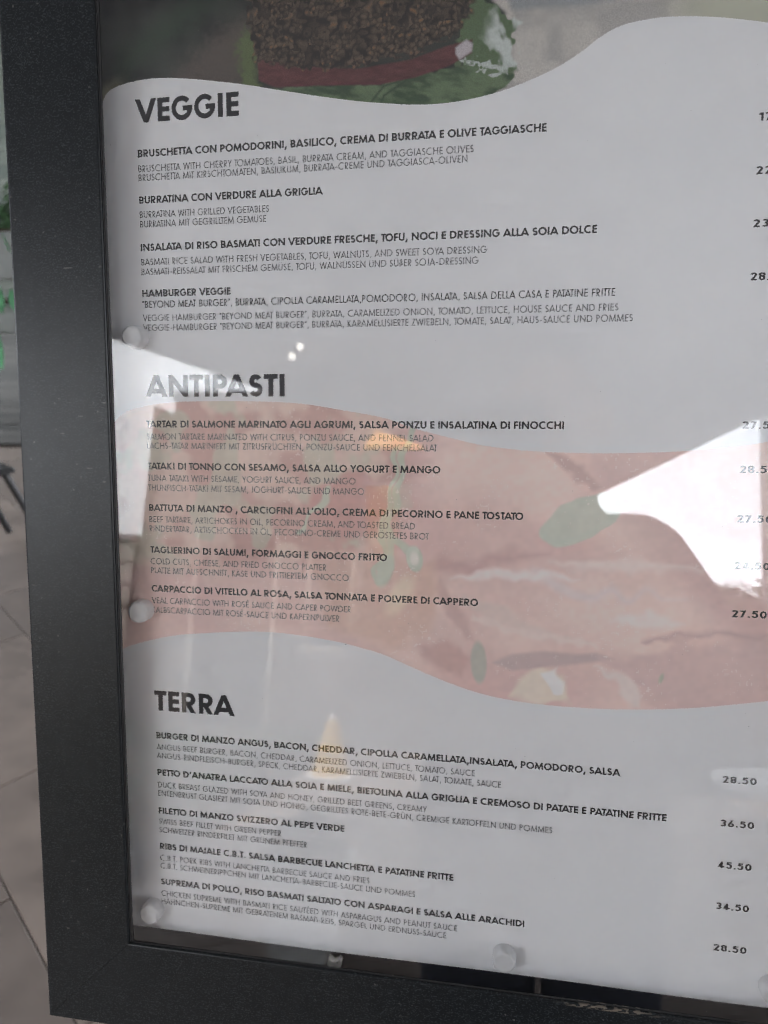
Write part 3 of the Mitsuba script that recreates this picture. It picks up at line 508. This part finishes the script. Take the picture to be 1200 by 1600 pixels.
for nm, c in (('m_leaf', (.055, .10, .05)), ('m_leaf_bright', (.14, .36, .19)), ('m_leaf_dark', (.035, .065, .035)), ('m_leaf_olive', (.09, .11, .05))):
    scene[nm] = {'type': 'principledthin', 'base_color': mikit.proc(lambda p, n, uv, c=c: mix([x * .6 for x in c], [x * 1.3 for x in c], fbm(p.x * 14, p.y * 14, p.z * 14))), 'roughness': .45, 'diff_trans': .7, 'spec_trans': 0.0}
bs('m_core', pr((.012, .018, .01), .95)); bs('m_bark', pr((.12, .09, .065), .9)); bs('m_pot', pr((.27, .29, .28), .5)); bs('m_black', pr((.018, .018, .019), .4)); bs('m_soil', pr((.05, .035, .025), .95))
def blob_leaves(c, R, n, L, seed):
    r = np.random.default_rng(seed); out = []
    cl = r.normal(size=(14, 3)); cl *= (R * .75) / np.linalg.norm(cl, axis=1, keepdims=True); cl[:, 2] = cl[:, 2] * .9
    for k in range(n):
        q = cl[r.integers(14)] * r.uniform(.5, 1.05) + r.normal(size=3) * R * .2
        out.append(leaf_at(np.asarray(c) + q, r.uniform(0, 6.3), r.uniform(-.9, .7), L * r.uniform(.7, 1.3), L * .28, L * .2))
    return cat_(*out)
def tree(x, y, h, R, label, mat, seed, n=1500):
    t = thing('tree', label, 'tree', 'trees beyond the terrace')
    top = np.array([x, y, h - R])
    limbs = [tube((x, y, -.02), top, .13, .06)] + [tube(top - [0, 0, R * .5 * k / 5], top + R * .6 * np.array([math.cos(a), math.sin(a), .5]), .04, .015, 6) for k, a in enumerate(np.linspace(0, 5.5, 6))]
    add('trunk', cat_(*limbs), 'm_bark', t)
    add('crown', blob_leaves((x, y, h - R * .8), R, n, .42, seed), mat, t)
for i, (x, y, h, R, l) in enumerate(((5.4, -24, 2.35, 1.1, 'low bright tree seen in the glass above the printed 27.50 price'), (8.6, -33, 3.6, 1.7, 'rounded far tree beside the grey corner building'), (2.2, -30, 2.6, 1.5, 'far tree hidden in part by the photographer'), (-3, -36, 4.2, 2.2, 'far tree behind the brown pavilion'))):
    tree(x, y, h, R, l, ('m_leaf', 'm_leaf_olive')[i % 2], 20 + i)
# tiered plant stand seen past the left side of the case
st = thing('plant_stand', 'two tier grey planter stand with drooping green leaves behind the case', 'plant stand')
px, py = -3.33, 4.35
for z0, z1 in ((1.13, 1.42), (.80, .985)):
    add('planter_box', rbox((px - .75, py - .16, z0), (px + .17, py + .16, z1), .012), 'm_pot', st); 
for dx in (-.72, .12): add('leg', rbox((px + dx - .02, py - .13, 0), (px + dx + .02, py - .09, 1.14), .003), 'm_black', st)
pl = thing('trailing_plant', 'plant with long bright green leaves hanging from the grey planter stand', 'plant')
r_ = np.random.default_rng(4); lv = []; 
for k in range(7):
    z = (1.43, .99)[k % 2]; xx = px - .7 + .84 * r_.random()
    lv.append(leaf_at((xx, py - .16, z - .03 * r_.random()), -1.57 + r_.normal() * .9, r_.uniform(-1.2, .5), r_.uniform(.08, .16), .014, .03))
lv += [leaf_at((px + .02, py - .19, 1.10), -1.5, -1.3, .17, .03, .02), leaf_at((px - .1, py - .2, .80), -1.4, -1.35, .24, .032, .03), leaf_at((px + .1, py - .19, 1.08), -.9, -1.0, .15, .03, .03), leaf_at((px + .08, py - .19, .62), -.3, -.25, .16, .022, .03), leaf_at((px - .06, py - .2, .84), -1.57, -1.4, .26, .036, .02)]
for m_ in lv: add('leaf', m_, 'm_leaf_bright', pl)
add('root_ball', cat_(rbox((px - .73, py - .14, 1.40), (px + .15, py + .14, 1.435), .01), rbox((px - .73, py - .14, .97), (px + .15, py + .14, 1.0), .01)), 'm_soil', pl)
for i, (x, y, R, lb) in enumerate(((-9.4, 11.2, 1.0, 'dark shrub against the board fence, leftmost'), (-7.6, 11.4, .9, 'shrub against the board fence beside the case edge'), (-6.2, 11.5, .8, 'shrub against the board fence hidden behind the case'))):
    s_ = thing('shrub', lb, 'shrub', 'shrubs along the board fence')
    add('stem', cat_(*[tube((x, y, 0), (x + .3 * math.cos(a), y + .3 * math.sin(a), .9 + R * .4), .025, .01, 6) for a in (0, 1.5, 3, 4.6)]), 'm_bark', s_)
    add('foliage', blob_leaves((x, y, 1.55), R, 900, .16, 50 + i), ('m_leaf_dark', 'm_leaf', 'm_leaf_dark')[i], s_)
# black chair
def chair(x, y, rz, label):
    c = thing('metal_chair', label, 'chair', 'black metal chairs on the terrace')
    M = frame_mat(np.array([[math.cos(rz), -math.sin(rz), 0], [math.sin(rz), math.cos(rz), 0], [0, 0, 1]]), (x, y, 0))
    def P(name, m): m.apply_transform(M); add(name, m, 'm_black', c, smooth=35)
    P('seat', rbox((-.23, -.22, .435), (.23, .22, .46), .01))
    for sx in (-1, 1):
        P('leg', sweep([np.array([sx * .2, .18, .44]), np.array([sx * .235, .30, .012])], .017)); P('leg', sweep([np.array([sx * .2, -.18, .44]), np.array([sx * .235, -.27, .012])], .017))
        P('back_post', sweep([np.array([sx * .2, -.2, .44]), np.array([sx * .19, -.27, .86])], .014))
    for z in (.6, .7, .8): P('back_slat', tube((-.19, -.235 - (z - .6) * .16, z), (.19, -.235 - (z - .6) * .16, z), .012))
chair(-2.52, 2.42, -.55, 'black metal chair with splayed legs on the stone tiles left of the case')
chair(-3.9, 1.7, 1.1, 'black metal chair further out to the left of the case')

# ------------------------------------------------------------------ shade sails
scene['m_sail'] = {'type': 'principledthin', 'base_color': mikit.proc(lambda p, n, uv: mix((.156, .160, .170), (.196, .20, .21), fbm(p.x * 1.3, p.y * 1.3) * .7 + .3 * noise(p.x * 300, p.y * 300))), 'roughness': .8, 'diff_trans': .27, 'spec_trans': 0.0}
bs('m_sail_hem', pr((.42, .43, .45), .8)); bs('m_post', pr((.30, .30, .31), .4, metallic=.6))
SH = 2.70
def sail(poly, sag, label, SH=SH):
    s = thing('shade_sail', label, 'shade sail', 'shade sails over the terrace')
    P = Polygon(poly); x0, y0, x1, y1 = P.bounds
    v, f = trimesh.creation.triangulate_polygon(P, engine='earcut'); m = trimesh.Trimesh(np.c_[v, np.zeros(len(v))], f)
    for _ in range(5): m = m.subdivide()
    d = np.array([P.exterior.distance(Point(a, b)) for a, b, _ in m.vertices]); m.vertices[:, 2] = SH - sag * (1 - np.exp(-d / 1.6)) + .02 * np.sin(m.vertices[:, 0] * 3 + m.vertices[:, 1] * 2) * np.clip(d, 0, 1)
    add('cloth', m, 'm_sail', s, smooth=True)
    rim = [np.array([a, b, SH]) for a, b in P.exterior.coords]
    add('hem', sweep(rim, .012, 8), 'm_sail_hem', s)
    return s
sail([(.64, -8.37), (3.92, 5.0), (-6.97, 5.0)], .16, 'grey triangular shade sail stretched over the menu case')
sail([(4.2, 5.06), (4.2, 13.2), (-14, 13.2), (-14, 5.06)], .1, 'grey square shade sail set higher over the boardwalk', 5.2)
sail([(1.74, -4.85), (9.2, -3.6), (9.2, 4.94), (3.83, 4.94)], .1, 'grey shade sail stretched to the right of the menu case', 2.74)
sail([(-2.40, -3.5), (-6.82, 4.94), (-9.4, 4.94), (-9.4, -3.58)], .1, 'grey shade sail stretched to the left of the menu case', 2.74)
for i, ((x, y), lb) in enumerate((((.64, -8.43), 'slim grey post at the far point of the triangular sail'), ((4.06, 5.03), 'slim grey post right of the case between both sails'), ((-7.2, 5.03), 'slim grey post left of the case between both sails'))):
    p_ = thing('sail_post', lb, 'post', 'slim grey posts of the shade sails')
    add('pole', tube((x, y, 0), (x, y, SH + .12 + 2.5 * (i > 0)), .045, .04, 20), 'm_post', p_, smooth=30); add('foot_plate', rbox((x - .14, y - .14, 0), (x + .14, y + .14, .014), .003), 'm_post', p_)
# twin lamp under the sail
LX = np.array([-1.187, -3.332, 2.596])
lamp = thing('twin_lamp', 'small lit twin lamp hanging under the grey sail', 'lamp')
add('cord', tube(LX + [0, 0, .03], (LX[0], LX[1], SH - .1), .004), 'm_black', lamp)
add('housing', cat_(tube(LX + [-.035, .012, -.03], LX + [.035, .012, .03], .012), tube(LX + [0, .012, 0], LX + [0, .012, .05], .008)), 'm_black', lamp)
for s in (-1, 1):
    k_ = add('bulb', trimesh.creation.icosphere(2, .019).apply_translation(LX + [s * .02, -.008 + .03, s * .026]), 'm_magnet', lamp)
    scene[k_]['emitter'] = {'type': 'area', 'radiance': {'type': 'rgb', 'value': [1.1, 1.05, .95]}}

# ------------------------------------------------------------------ what stands across the terrace and shows in the glass
bs('m_brown', pr(mikit.proc(lambda p, n, uv: mix((.07, .055, .045), (.11, .085, .07), fbm(p.x * 3, p.y * 3, p.z * 1.2))), .7))
bs('m_orange', pr((.55, .27, .06), .7)); bs('m_yellow', pr((.80, .47, .05), .45)); bs('m_white', pr((.78, .78, .77), .4)); bs('m_cream', pr((.50, .44, .37), .7)); bs('m_grey', pr((.30, .30, .30), .8)); bs('m_pale', pr(mikit.proc(lambda p, n, uv: mix((.80, .83, .86), (.86, .88, .90), fbm(p.x, p.y, p.z))), .8)); bs('m_roof_pale', pr(mikit.proc(lambda p, n, uv: mix((.62, .64, .65), (.76, .775, .78), .6 * noise(p.x * 4, p.y * .8) + .4 * fbm(p.x * 2, p.y * 2))), .7)); bs('m_gloss', pr((.80, .80, .79), .07, specular=.7, clearcoat=1.0, clearcoat_gloss=.97)); bs('m_peach', pr((.75, .55, .45), .5))
bs('m_dark_glass', pr((.02, .022, .025), .12, specular=.6))
pav = thing('pavilion', 'dark brown timber pavilion with leaning side and orange awning, seen in the glass', 'pavilion')
yf = -7.6
sid = Polygon([(-4.42, 0), (-.15, 0), (-.15, 3.7), (-3.93, 3.7)])
op = [(-3.6, -2.6, .0, 2.2), (-2.3, -1.75, .9, 2.0), (-1.0, -.5, .9, 2.0)]
fac = sid.difference(unary_union([sbox(a, c, b, d) for a, b, c, d in op]))
mf = trimesh.creation.extrude_polygon(fac, .14, engine='earcut'); mf.vertices = np.c_[mf.vertices[:, 0], yf - mf.vertices[:, 2], mf.vertices[:, 1]]; mf.fix_normals()
add('wall', mf, 'm_brown', pav)
add('roof', cat_(rbox((-4.1, yf - 3.4, 3.68), (-.1, yf - .2, 3.8), .02), rbox((-4.3, yf - 3.4, 0), (-4.2, yf - .15, 3.6), .02), rbox((-.3, yf - 3.4, 0), (-.2, yf - .15, 3.6), .02), rbox((-4.2, yf - 3.4, 0), (-.3, yf - 3.3, 3.6), .02)), 'm_brown', pav)
for i, (a, b, c, d) in enumerate(op):
    w_ = add('door' if i == 0 else 'window', cat_(rbox((a, yf - .1, c), (a + .06, yf - .03, d)), rbox((b - .06, yf - .1, c), (b, yf - .03, d)), rbox((a + .06, yf - .1, d - .06), (b - .06, yf - .03, d)), rbox((a + .06, yf - .1, c), (b - .06, yf - .03, c + .06))), 'm_cream', pav)
    add('pane', rbox((a + .06, yf - .08, c + .06), (b - .06, yf - .06, d - .06), .002), 'm_dark_glass', w_)
aw = hull([(-1.62, yf + .01, 3.28), (-1.02, yf + .01, 3.28), (-1.62, yf + .55, 2.98), (-1.02, yf + .55, 2.98), (-1.62, yf + .55, 2.94), (-1.02, yf + .55, 2.94), (-1.62, yf + .01, 3.24), (-1.02, yf + .01, 3.24)])
add('awning', aw, 'm_orange', pav)
ban = thing('banner', 'narrow orange banner on a pole in front of the pavilion, seen in the glass', 'banner')
bx = trimesh.creation.box((.28, .03, .62)).subdivide().subdivide().subdivide(); bx.vertices[:, 1] += .03 * np.sin(bx.vertices[:, 0] * 22); bx.apply_transform(trimesh.transformations.rotation_matrix(-.35, [1, 0, 0])); bx.apply_translation((-1.28, -6.45, 2.16))
add('cloth', bx, 'm_orange', ban); add('pole', tube((-1.46, -6.5, 0), (-1.46, -6.5, 2.6), .018), 'm_post', ban); add('cross_bar', tube((-1.47, -6.35, 2.46), (-1.12, -6.35, 2.46), .012), 'm_post', ban)
bed = thing('planting_bed', 'dark planting bed with low ground cover in front of the pavilion, seen in the glass', 'planting bed')
add('soil', rbox((-5.2, -7.5, -.02), (-1.8, -3.3, .05), .02), 'm_soil', bed)
for a_, b_ in (((-5.26, -3.3, -.02), (-1.74, -3.22, .09)), ((-1.8, -7.5, -.02), (-1.74, -3.303, .088))): add('edging', rbox(a_, b_, .01), 'm_black', bed)
gr_ = np.random.default_rng(91)
lab(add('ground_cover', cat_(*[leaf_at((gr_.uniform(-5.1, -1.85), gr_.uniform(-7.4, -3.35), gr_.uniform(.05, .16)), gr_.uniform(0, 6.3), gr_.uniform(-.2, .9), gr_.uniform(.07, .13), .025, .03) for _ in range(2600)]), 'm_leaf_dark', bed), kind='stuff')
shed = thing('boarded_shed', 'low cream shed of horizontal boards left of the pavilion, seen in the glass', 'shed')
for j in range(8): add('plank', rbox((-6.6, -8.02, .02 + j * .255), (-4.5, -7.98, .24 + j * .255), .006), 'm_cream', shed)
add('wall', rbox((-6.55, -10, 0), (-4.6, -8.03, 2.03), .01), 'm_brown', shed); add('roof', rbox((-6.7, -10.1, 2.05), (-4.45, -7.9, 2.12), .01), 'm_grey', shed)
hw = thing('garden_wall', 'long dark garden wall with coping at the far left of the terrace', 'wall')
add('wall', rbox((-8.4, -9.4, 0), (-8.1, 4.9, 1.9), .01), 'm_brown', hw); add('coping', rbox((-8.46, -9.46, 1.9), (-8.04, 4.96, 1.99), .015), 'm_grey', hw)
apt = thing('pale_building', 'pale building with a light grey pitched roof at the far left, seen in the glass', 'building')
add('wall', rbox((-12.2, -19.6, 0), (-6.0, -12.3, 2.2), .02), 'm_pale', apt)
rp = [(x, y, z) for x in (-12.6, -5.7) for y, z in ((-11.9, 2.21), (-11.9, 2.33), (-16.2, 7.9), (-20.1, 2.21), (-20.1, 2.33))]
add('roof', hull(rp), 'm_roof_pale', apt)
hd = thing('clipped_hedge', 'dark clipped hedge at the terrace edge, seen in the glass beside the round table', 'hedge')
hv = []; hr_ = np.random.default_rng(61)
for k in range(4200):
    q = np.array([hr_.uniform(.2, 2.3), hr_.uniform(-6.95, -6.5), hr_.uniform(.05, 1.45)])
    if hr_.random() < .55: q[1] = -6.5 + hr_.normal() * .03
    elif hr_.random() < .5: q[2] = 1.45 + hr_.normal() * .04
    hv.append(leaf_at(q, hr_.uniform(0, 6.3), hr_.uniform(-.6, .9), hr_.uniform(.06, .11), .022, .02))
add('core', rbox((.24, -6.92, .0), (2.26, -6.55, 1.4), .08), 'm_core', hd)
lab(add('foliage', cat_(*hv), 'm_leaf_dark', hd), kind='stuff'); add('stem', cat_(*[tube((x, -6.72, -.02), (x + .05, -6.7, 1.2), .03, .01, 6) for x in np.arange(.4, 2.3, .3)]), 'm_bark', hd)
rear = thing('restaurant_wall', 'plain plastered restaurant wall behind and right of the menu case', 'wall')
add('wall', rbox((1.2, 6.2, 0), (11, 6.5, 4.5), .02), 'm_grey', rear); add('plinth', rbox((1.17, 6.16, 0), (11, 6.2, .3), .008), 'm_brown', rear)
# tall building whose corner ends the view of the sky
bl = thing('corner_building', 'plain grey rendered building whose corner ends the sky, seen in the glass', 'building')
ang = math.radians(32); Rz = np.array([[math.cos(ang), -math.sin(ang), 0], [math.sin(ang), math.cos(ang), 0], [0, 0, 1]])
Mb = frame_mat(Rz, (2.433, -8.282, -0.030))
def B_(name, m, mat, par): m.apply_transform(Mb); return add(name, m, mat, par)
B_('wall', rbox((0, -9, 0), (8, 0, 7), .02), 'm_grey', bl); B_('roof', rbox((-.0, -9.05, 7), (8.05, .05, 7.2), .02), 'm_brown', bl)
for z in (1.0, 4.2):
    for x in (1.2, 3.4, 5.6):
        w_ = B_('window', cat_(rbox((x, -.02, z), (x + .08, .05, z + 1.5)), rbox((x + 1.02, -.02, z), (x + 1.1, .05, z + 1.5)), rbox((x + .08, -.02, z), (x + 1.02, .05, z + .08)), rbox((x + .08, -.02, z + 1.42), (x + 1.02, .05, z + 1.5))), 'm_white', bl)
        B_('pane', rbox((x + .08, .004, z + .08), (x + 1.02, .02, z + 1.42), .002), 'm_dark_glass', w_)
# round white table in the sun, with peach legs
tx, ty, tz = 1.580, -4.695, 0.428
tb_ = thing('round_table', 'low round glossy white table with peach coloured legs, seen in the glass', 'table')
add('table_top', lathe([(0, -.03), (.43, -.03), (.46, -.02), (.465, -.008), (.455, 0), (0, 0)], (tx, ty, tz), 56), 'm_gloss', tb_, smooth=30)
for a in (2.5, .4, 4.4): add('leg', tube((tx + .26 * math.cos(a), ty + .26 * math.sin(a), tz - .03), (tx + .02 * math.cos(a) + .05, ty + .02 * math.sin(a), .0), .026, .012), 'm_peach', tb_)
# yellow cone
cx_, cy_ = -1.480, -5.844
cn = thing('traffic_cone', 'yellow cone with white tip standing on the terrace, seen in the glass', 'cone')
add('cone_body', lathe([(.15, .03), (.14, .035), (.042, .45), (0, .45)], (cx_, cy_, 0), 40), 'm_yellow', cn, smooth=40); add('tip', lathe([(.044, .452), (.018, .60), (.012, .615), (0, .62), (0, .452)], (cx_, cy_, 0), 32), 'm_white', cn, smooth=40); add('base', rbox((cx_ - .18, cy_ - .18, 0), (cx_ + .18, cy_ + .18, .03), .008), 'm_white', cn)
# white planter
pl_ = thing('white_planter', 'tapered white planter box with a low plant, seen in the glass', 'planter')
ox, oy = -0.781, -2.618
outer = hull([(ox + a * r, oy + b * r, z) for z, r in ((.0, .10), (.33, .15)) for a in (-1, 1) for b in (-1, 1)])
add('box', cat_(outer, *[rbox((ox - .16, oy + b * .15 - .012, .325), (ox + .16, oy + b * .15 + .012, .35), .004) for b in (-1, 1)], *[rbox((ox + b * .15 - .012, oy - .138, .325), (ox + b * .15 + .012, oy + .138, .35), .004) for b in (-1, 1)]), 'm_white', pl_)
sp_ = thing('potted_plant', 'low dark leafy plant in the tapered white planter', 'plant')
add('foliage', blob_leaves((ox, oy, .42), .12, 120, .09, 77), 'm_leaf_dark', sp_)
add('root_ball', rbox((ox - .13, oy - .13, .30), (ox + .13, oy + .13, .338), .006), 'm_soil', sp_)

# ------------------------------------------------------------------ the photographer, who shows as a dim figure in the glass
def chain(bones, edge=.012, it=8):
    parts = []
    for (p, r), (q, s) in bones:
        a = trimesh.creation.icosphere(2, r).apply_translation(p); b = trimesh.creation.icosphere(2, s).apply_translation(q)
        h = hull(np.vstack([a.vertices, b.vertices])); parts.append(m3.Manifold(m3.Mesh(h.vertices.astype(np.float32), h.faces.astype(np.uint32))))
    m = m3.Manifold.batch_boolean(parts, m3.OpType.Add).refine_to_length(edge).to_mesh()
    t = trimesh.Trimesh(m.vert_properties[:, :3], m.tri_verts); trimesh.smoothing.filter_taubin(t, iterations=it); return t
v3 = lambda *a: np.array(a, float)
bs('m_skin', pr(mikit.proc(lambda p, n, uv: mix((.40, .24, .17), (.48, .30, .22), fbm(p.x * 60, p.y * 60, p.z * 60))), .5)); bs('m_shirt', bump(pr((.075, .07, .075), .85), lambda p, n, uv: fbm(p.x * 18, p.y * 18, p.z * 9), .006, 2e-3)); bs('m_trousers', pr((.05, .055, .075), .85)); bs('m_hair', bump(pr((.03, .022, .017), .55), lambda p, n, uv: noise(p.x * 400, p.y * 400, p.z * 60), .001)); bs('m_shoe', pr((.1, .1, .1), .6)); bs('m_eye', pr((.06, .04, .03), .2)); bs('m_phone', pr((.016, .017, .02), .25, specular=.6))
per = thing('person', 'person in dark clothes holding up a phone, a dim figure in the glass', 'person')
ph_c = CAM - cam_u * .052 + cam_r * -.022 - cam_f * .0065          # middle of the phone; its lens is where the picture is taken from
bx0, by0 = .035, -.95
neck = v3(bx0, by0, 1.435); head = v3(bx0 + .0, by0 + .035, 1.585)
sh = {s: v3(bx0 + s * .175, by0, 1.365) for s in (-1, 1)}
el_ = {s: v3(bx0 + s * .30, by0 + .12, 1.12) for s in (-1, 1)}
wr = {s: ph_c - cam_u * .055 + cam_r * s * .062 - cam_f * .055 for s in (-1, 1)}
skin = [((neck - [0, .01, .08], .058), (neck + [0, .012, .06], .055)), ((head + [0, -.01, .03], .092), (head + [0, -.03, .045], .094)), ((head + [0, .02, -.055], .068), (head + [0, .042, -.085], .04)), ((head + [0, .02, .03], .078), (head + [0, .03, -.03], .07)),
        ((head + [0, .088, .0], .013), (head + [0, .104, -.032], .016)), ((head + [-.02, .082, -.07], .012), (head + [.02, .082, -.07], .012)), ((head + [-.04, .075, .03], .014), (head + [.04, .075, .03], .014))]
for s in (-1, 1): skin += [((head + [s * .086, -.008, .012], .018), (head + [s * .09, -.014, -.03], .013)), ((head + [s * .045, .055, -.03], .03), (head + [s * .04, .05, -.045], .028))]
for s in (-1, 1):
    skin += [((el_[s] + (sh[s] - el_[s]) * .35, .044), (el_[s], .038)), ((el_[s], .040), (wr[s], .026)), ((wr[s], .027), (wr[s] + cam_u * .05 + cam_r * s * (-.006) + cam_f * .01, .026))]
    pk = wr[s] + cam_u * .055 + cam_f * .012
    for k in range(4):                                            # fingers lie behind the phone's edge and close on its back
        b0 = pk + cam_u * (.020 * k - .028) + cam_r * s * .004; b1 = ph_c + cam_r * s * .0475 + cam_u * (-.045 + .021 * k) - cam_f * .004; b2 = ph_c + cam_r * s * (.034 - .002 * k) + cam_u * (-.043 + .021 * k) + cam_f * .0135
        skin += [((b0, .0105), (b1, .0092)), ((b1, .0092), (b2, .0078))]
    skin += [((wr[s] + cam_u * .02 - cam_r * s * .01, .014), (ph_c + cam_r * s * .038 - cam_u * .045 - cam_f * .018, .0105)), ((ph_c + cam_r * s * .038 - cam_u * .045 - cam_f * .018, .0105), (ph_c + cam_r * s * .018 - cam_u * .02 - cam_f * .0165, .009))]
add('body', chain(skin, .009, 6), 'm_skin', per, smooth=True)
sb = [((neck - [0, .01, .075], .068), (sh[s] + [-s * .03, 0, .0], .066)) for s in (-1, 1)]
for s in (-1, 1): sb += [((sh[s] + [-s * .015, 0, -.01], .068), (el_[s] + (sh[s] - el_[s]) * .28, .054)), ((sh[s] + [-s * .05, 0, -.03], .09), (v3(bx0 + s * .085, by0, 1.1), .105)), ((v3(bx0 + s * .085, by0, 1.1), .105), (v3(bx0 + s * .09, by0, .90), .112))]
sb += [((sh[-1] * .6 + sh[1] * .4 + [0, 0, -.06], .1), (sh[1] * .6 + sh[-1] * .4 + [0, 0, -.06], .1)), ((v3(bx0, by0, 1.3), .115), (v3(bx0, by0, .92), .12))]
add('shirt', chain(sb, .02, 10), 'm_shirt', per, smooth=True)
tr = []
for s in (-1, 1): tr += [((v3(bx0 + s * .085, by0, .90), .108), (v3(bx0 + s * .10, by0 + .03, .5), .072)), ((v3(bx0 + s * .10, by0 + .03, .5), .07), (v3(bx0 + s * .11, by0 - .01, .09), .052))]
add('trousers', chain(tr, .025, 8), 'm_trousers', per, smooth=True)
hr = [((head + [0, -.02, .055], .099), (head + [0, -.045, .02], .096)), ((head + [-.05, .03, .085], .045), (head + [.05, .03, .085], .045)), ((head + [0, -.06, .0], .075), (head + [0, -.055, -.06], .05))]
add('hair', chain(hr, .014, 6), 'm_hair', per, smooth=True)
for s in (-1, 1):
    add('eye', trimesh.creation.icosphere(2, .0125).apply_translation(head + [s * .032, .083, .008]), 'm_eye', per)
    add('shoe', chain([((v3(bx0 + s * .115, by0 - .03, .05), .045), (v3(bx0 + s * .125, by0 + .17, .04), .038))], .02, 3), 'm_shoe', per, smooth=True)
phone = thing('smartphone', 'dark smartphone in the hands of the person, seen in the glass', 'phone')
Mp = frame_mat(np.stack([cam_r, cam_u, -cam_f], 1), ph_c)
bd = rbox((-.0365, -.0775, -.0042), (.0365, .0775, .0042), .003); bd.apply_transform(Mp); add('body', bd, 'm_phone', phone)
for dx, dy in ((.022, .052), (.022, .028)):
    rg = trimesh.creation.annulus(.0075, .0098, .0016, sections=28); rg.apply_translation((dx, dy, -.0050)); rg.apply_transform(Mp); add('lens_ring', rg, 'm_post', phone)
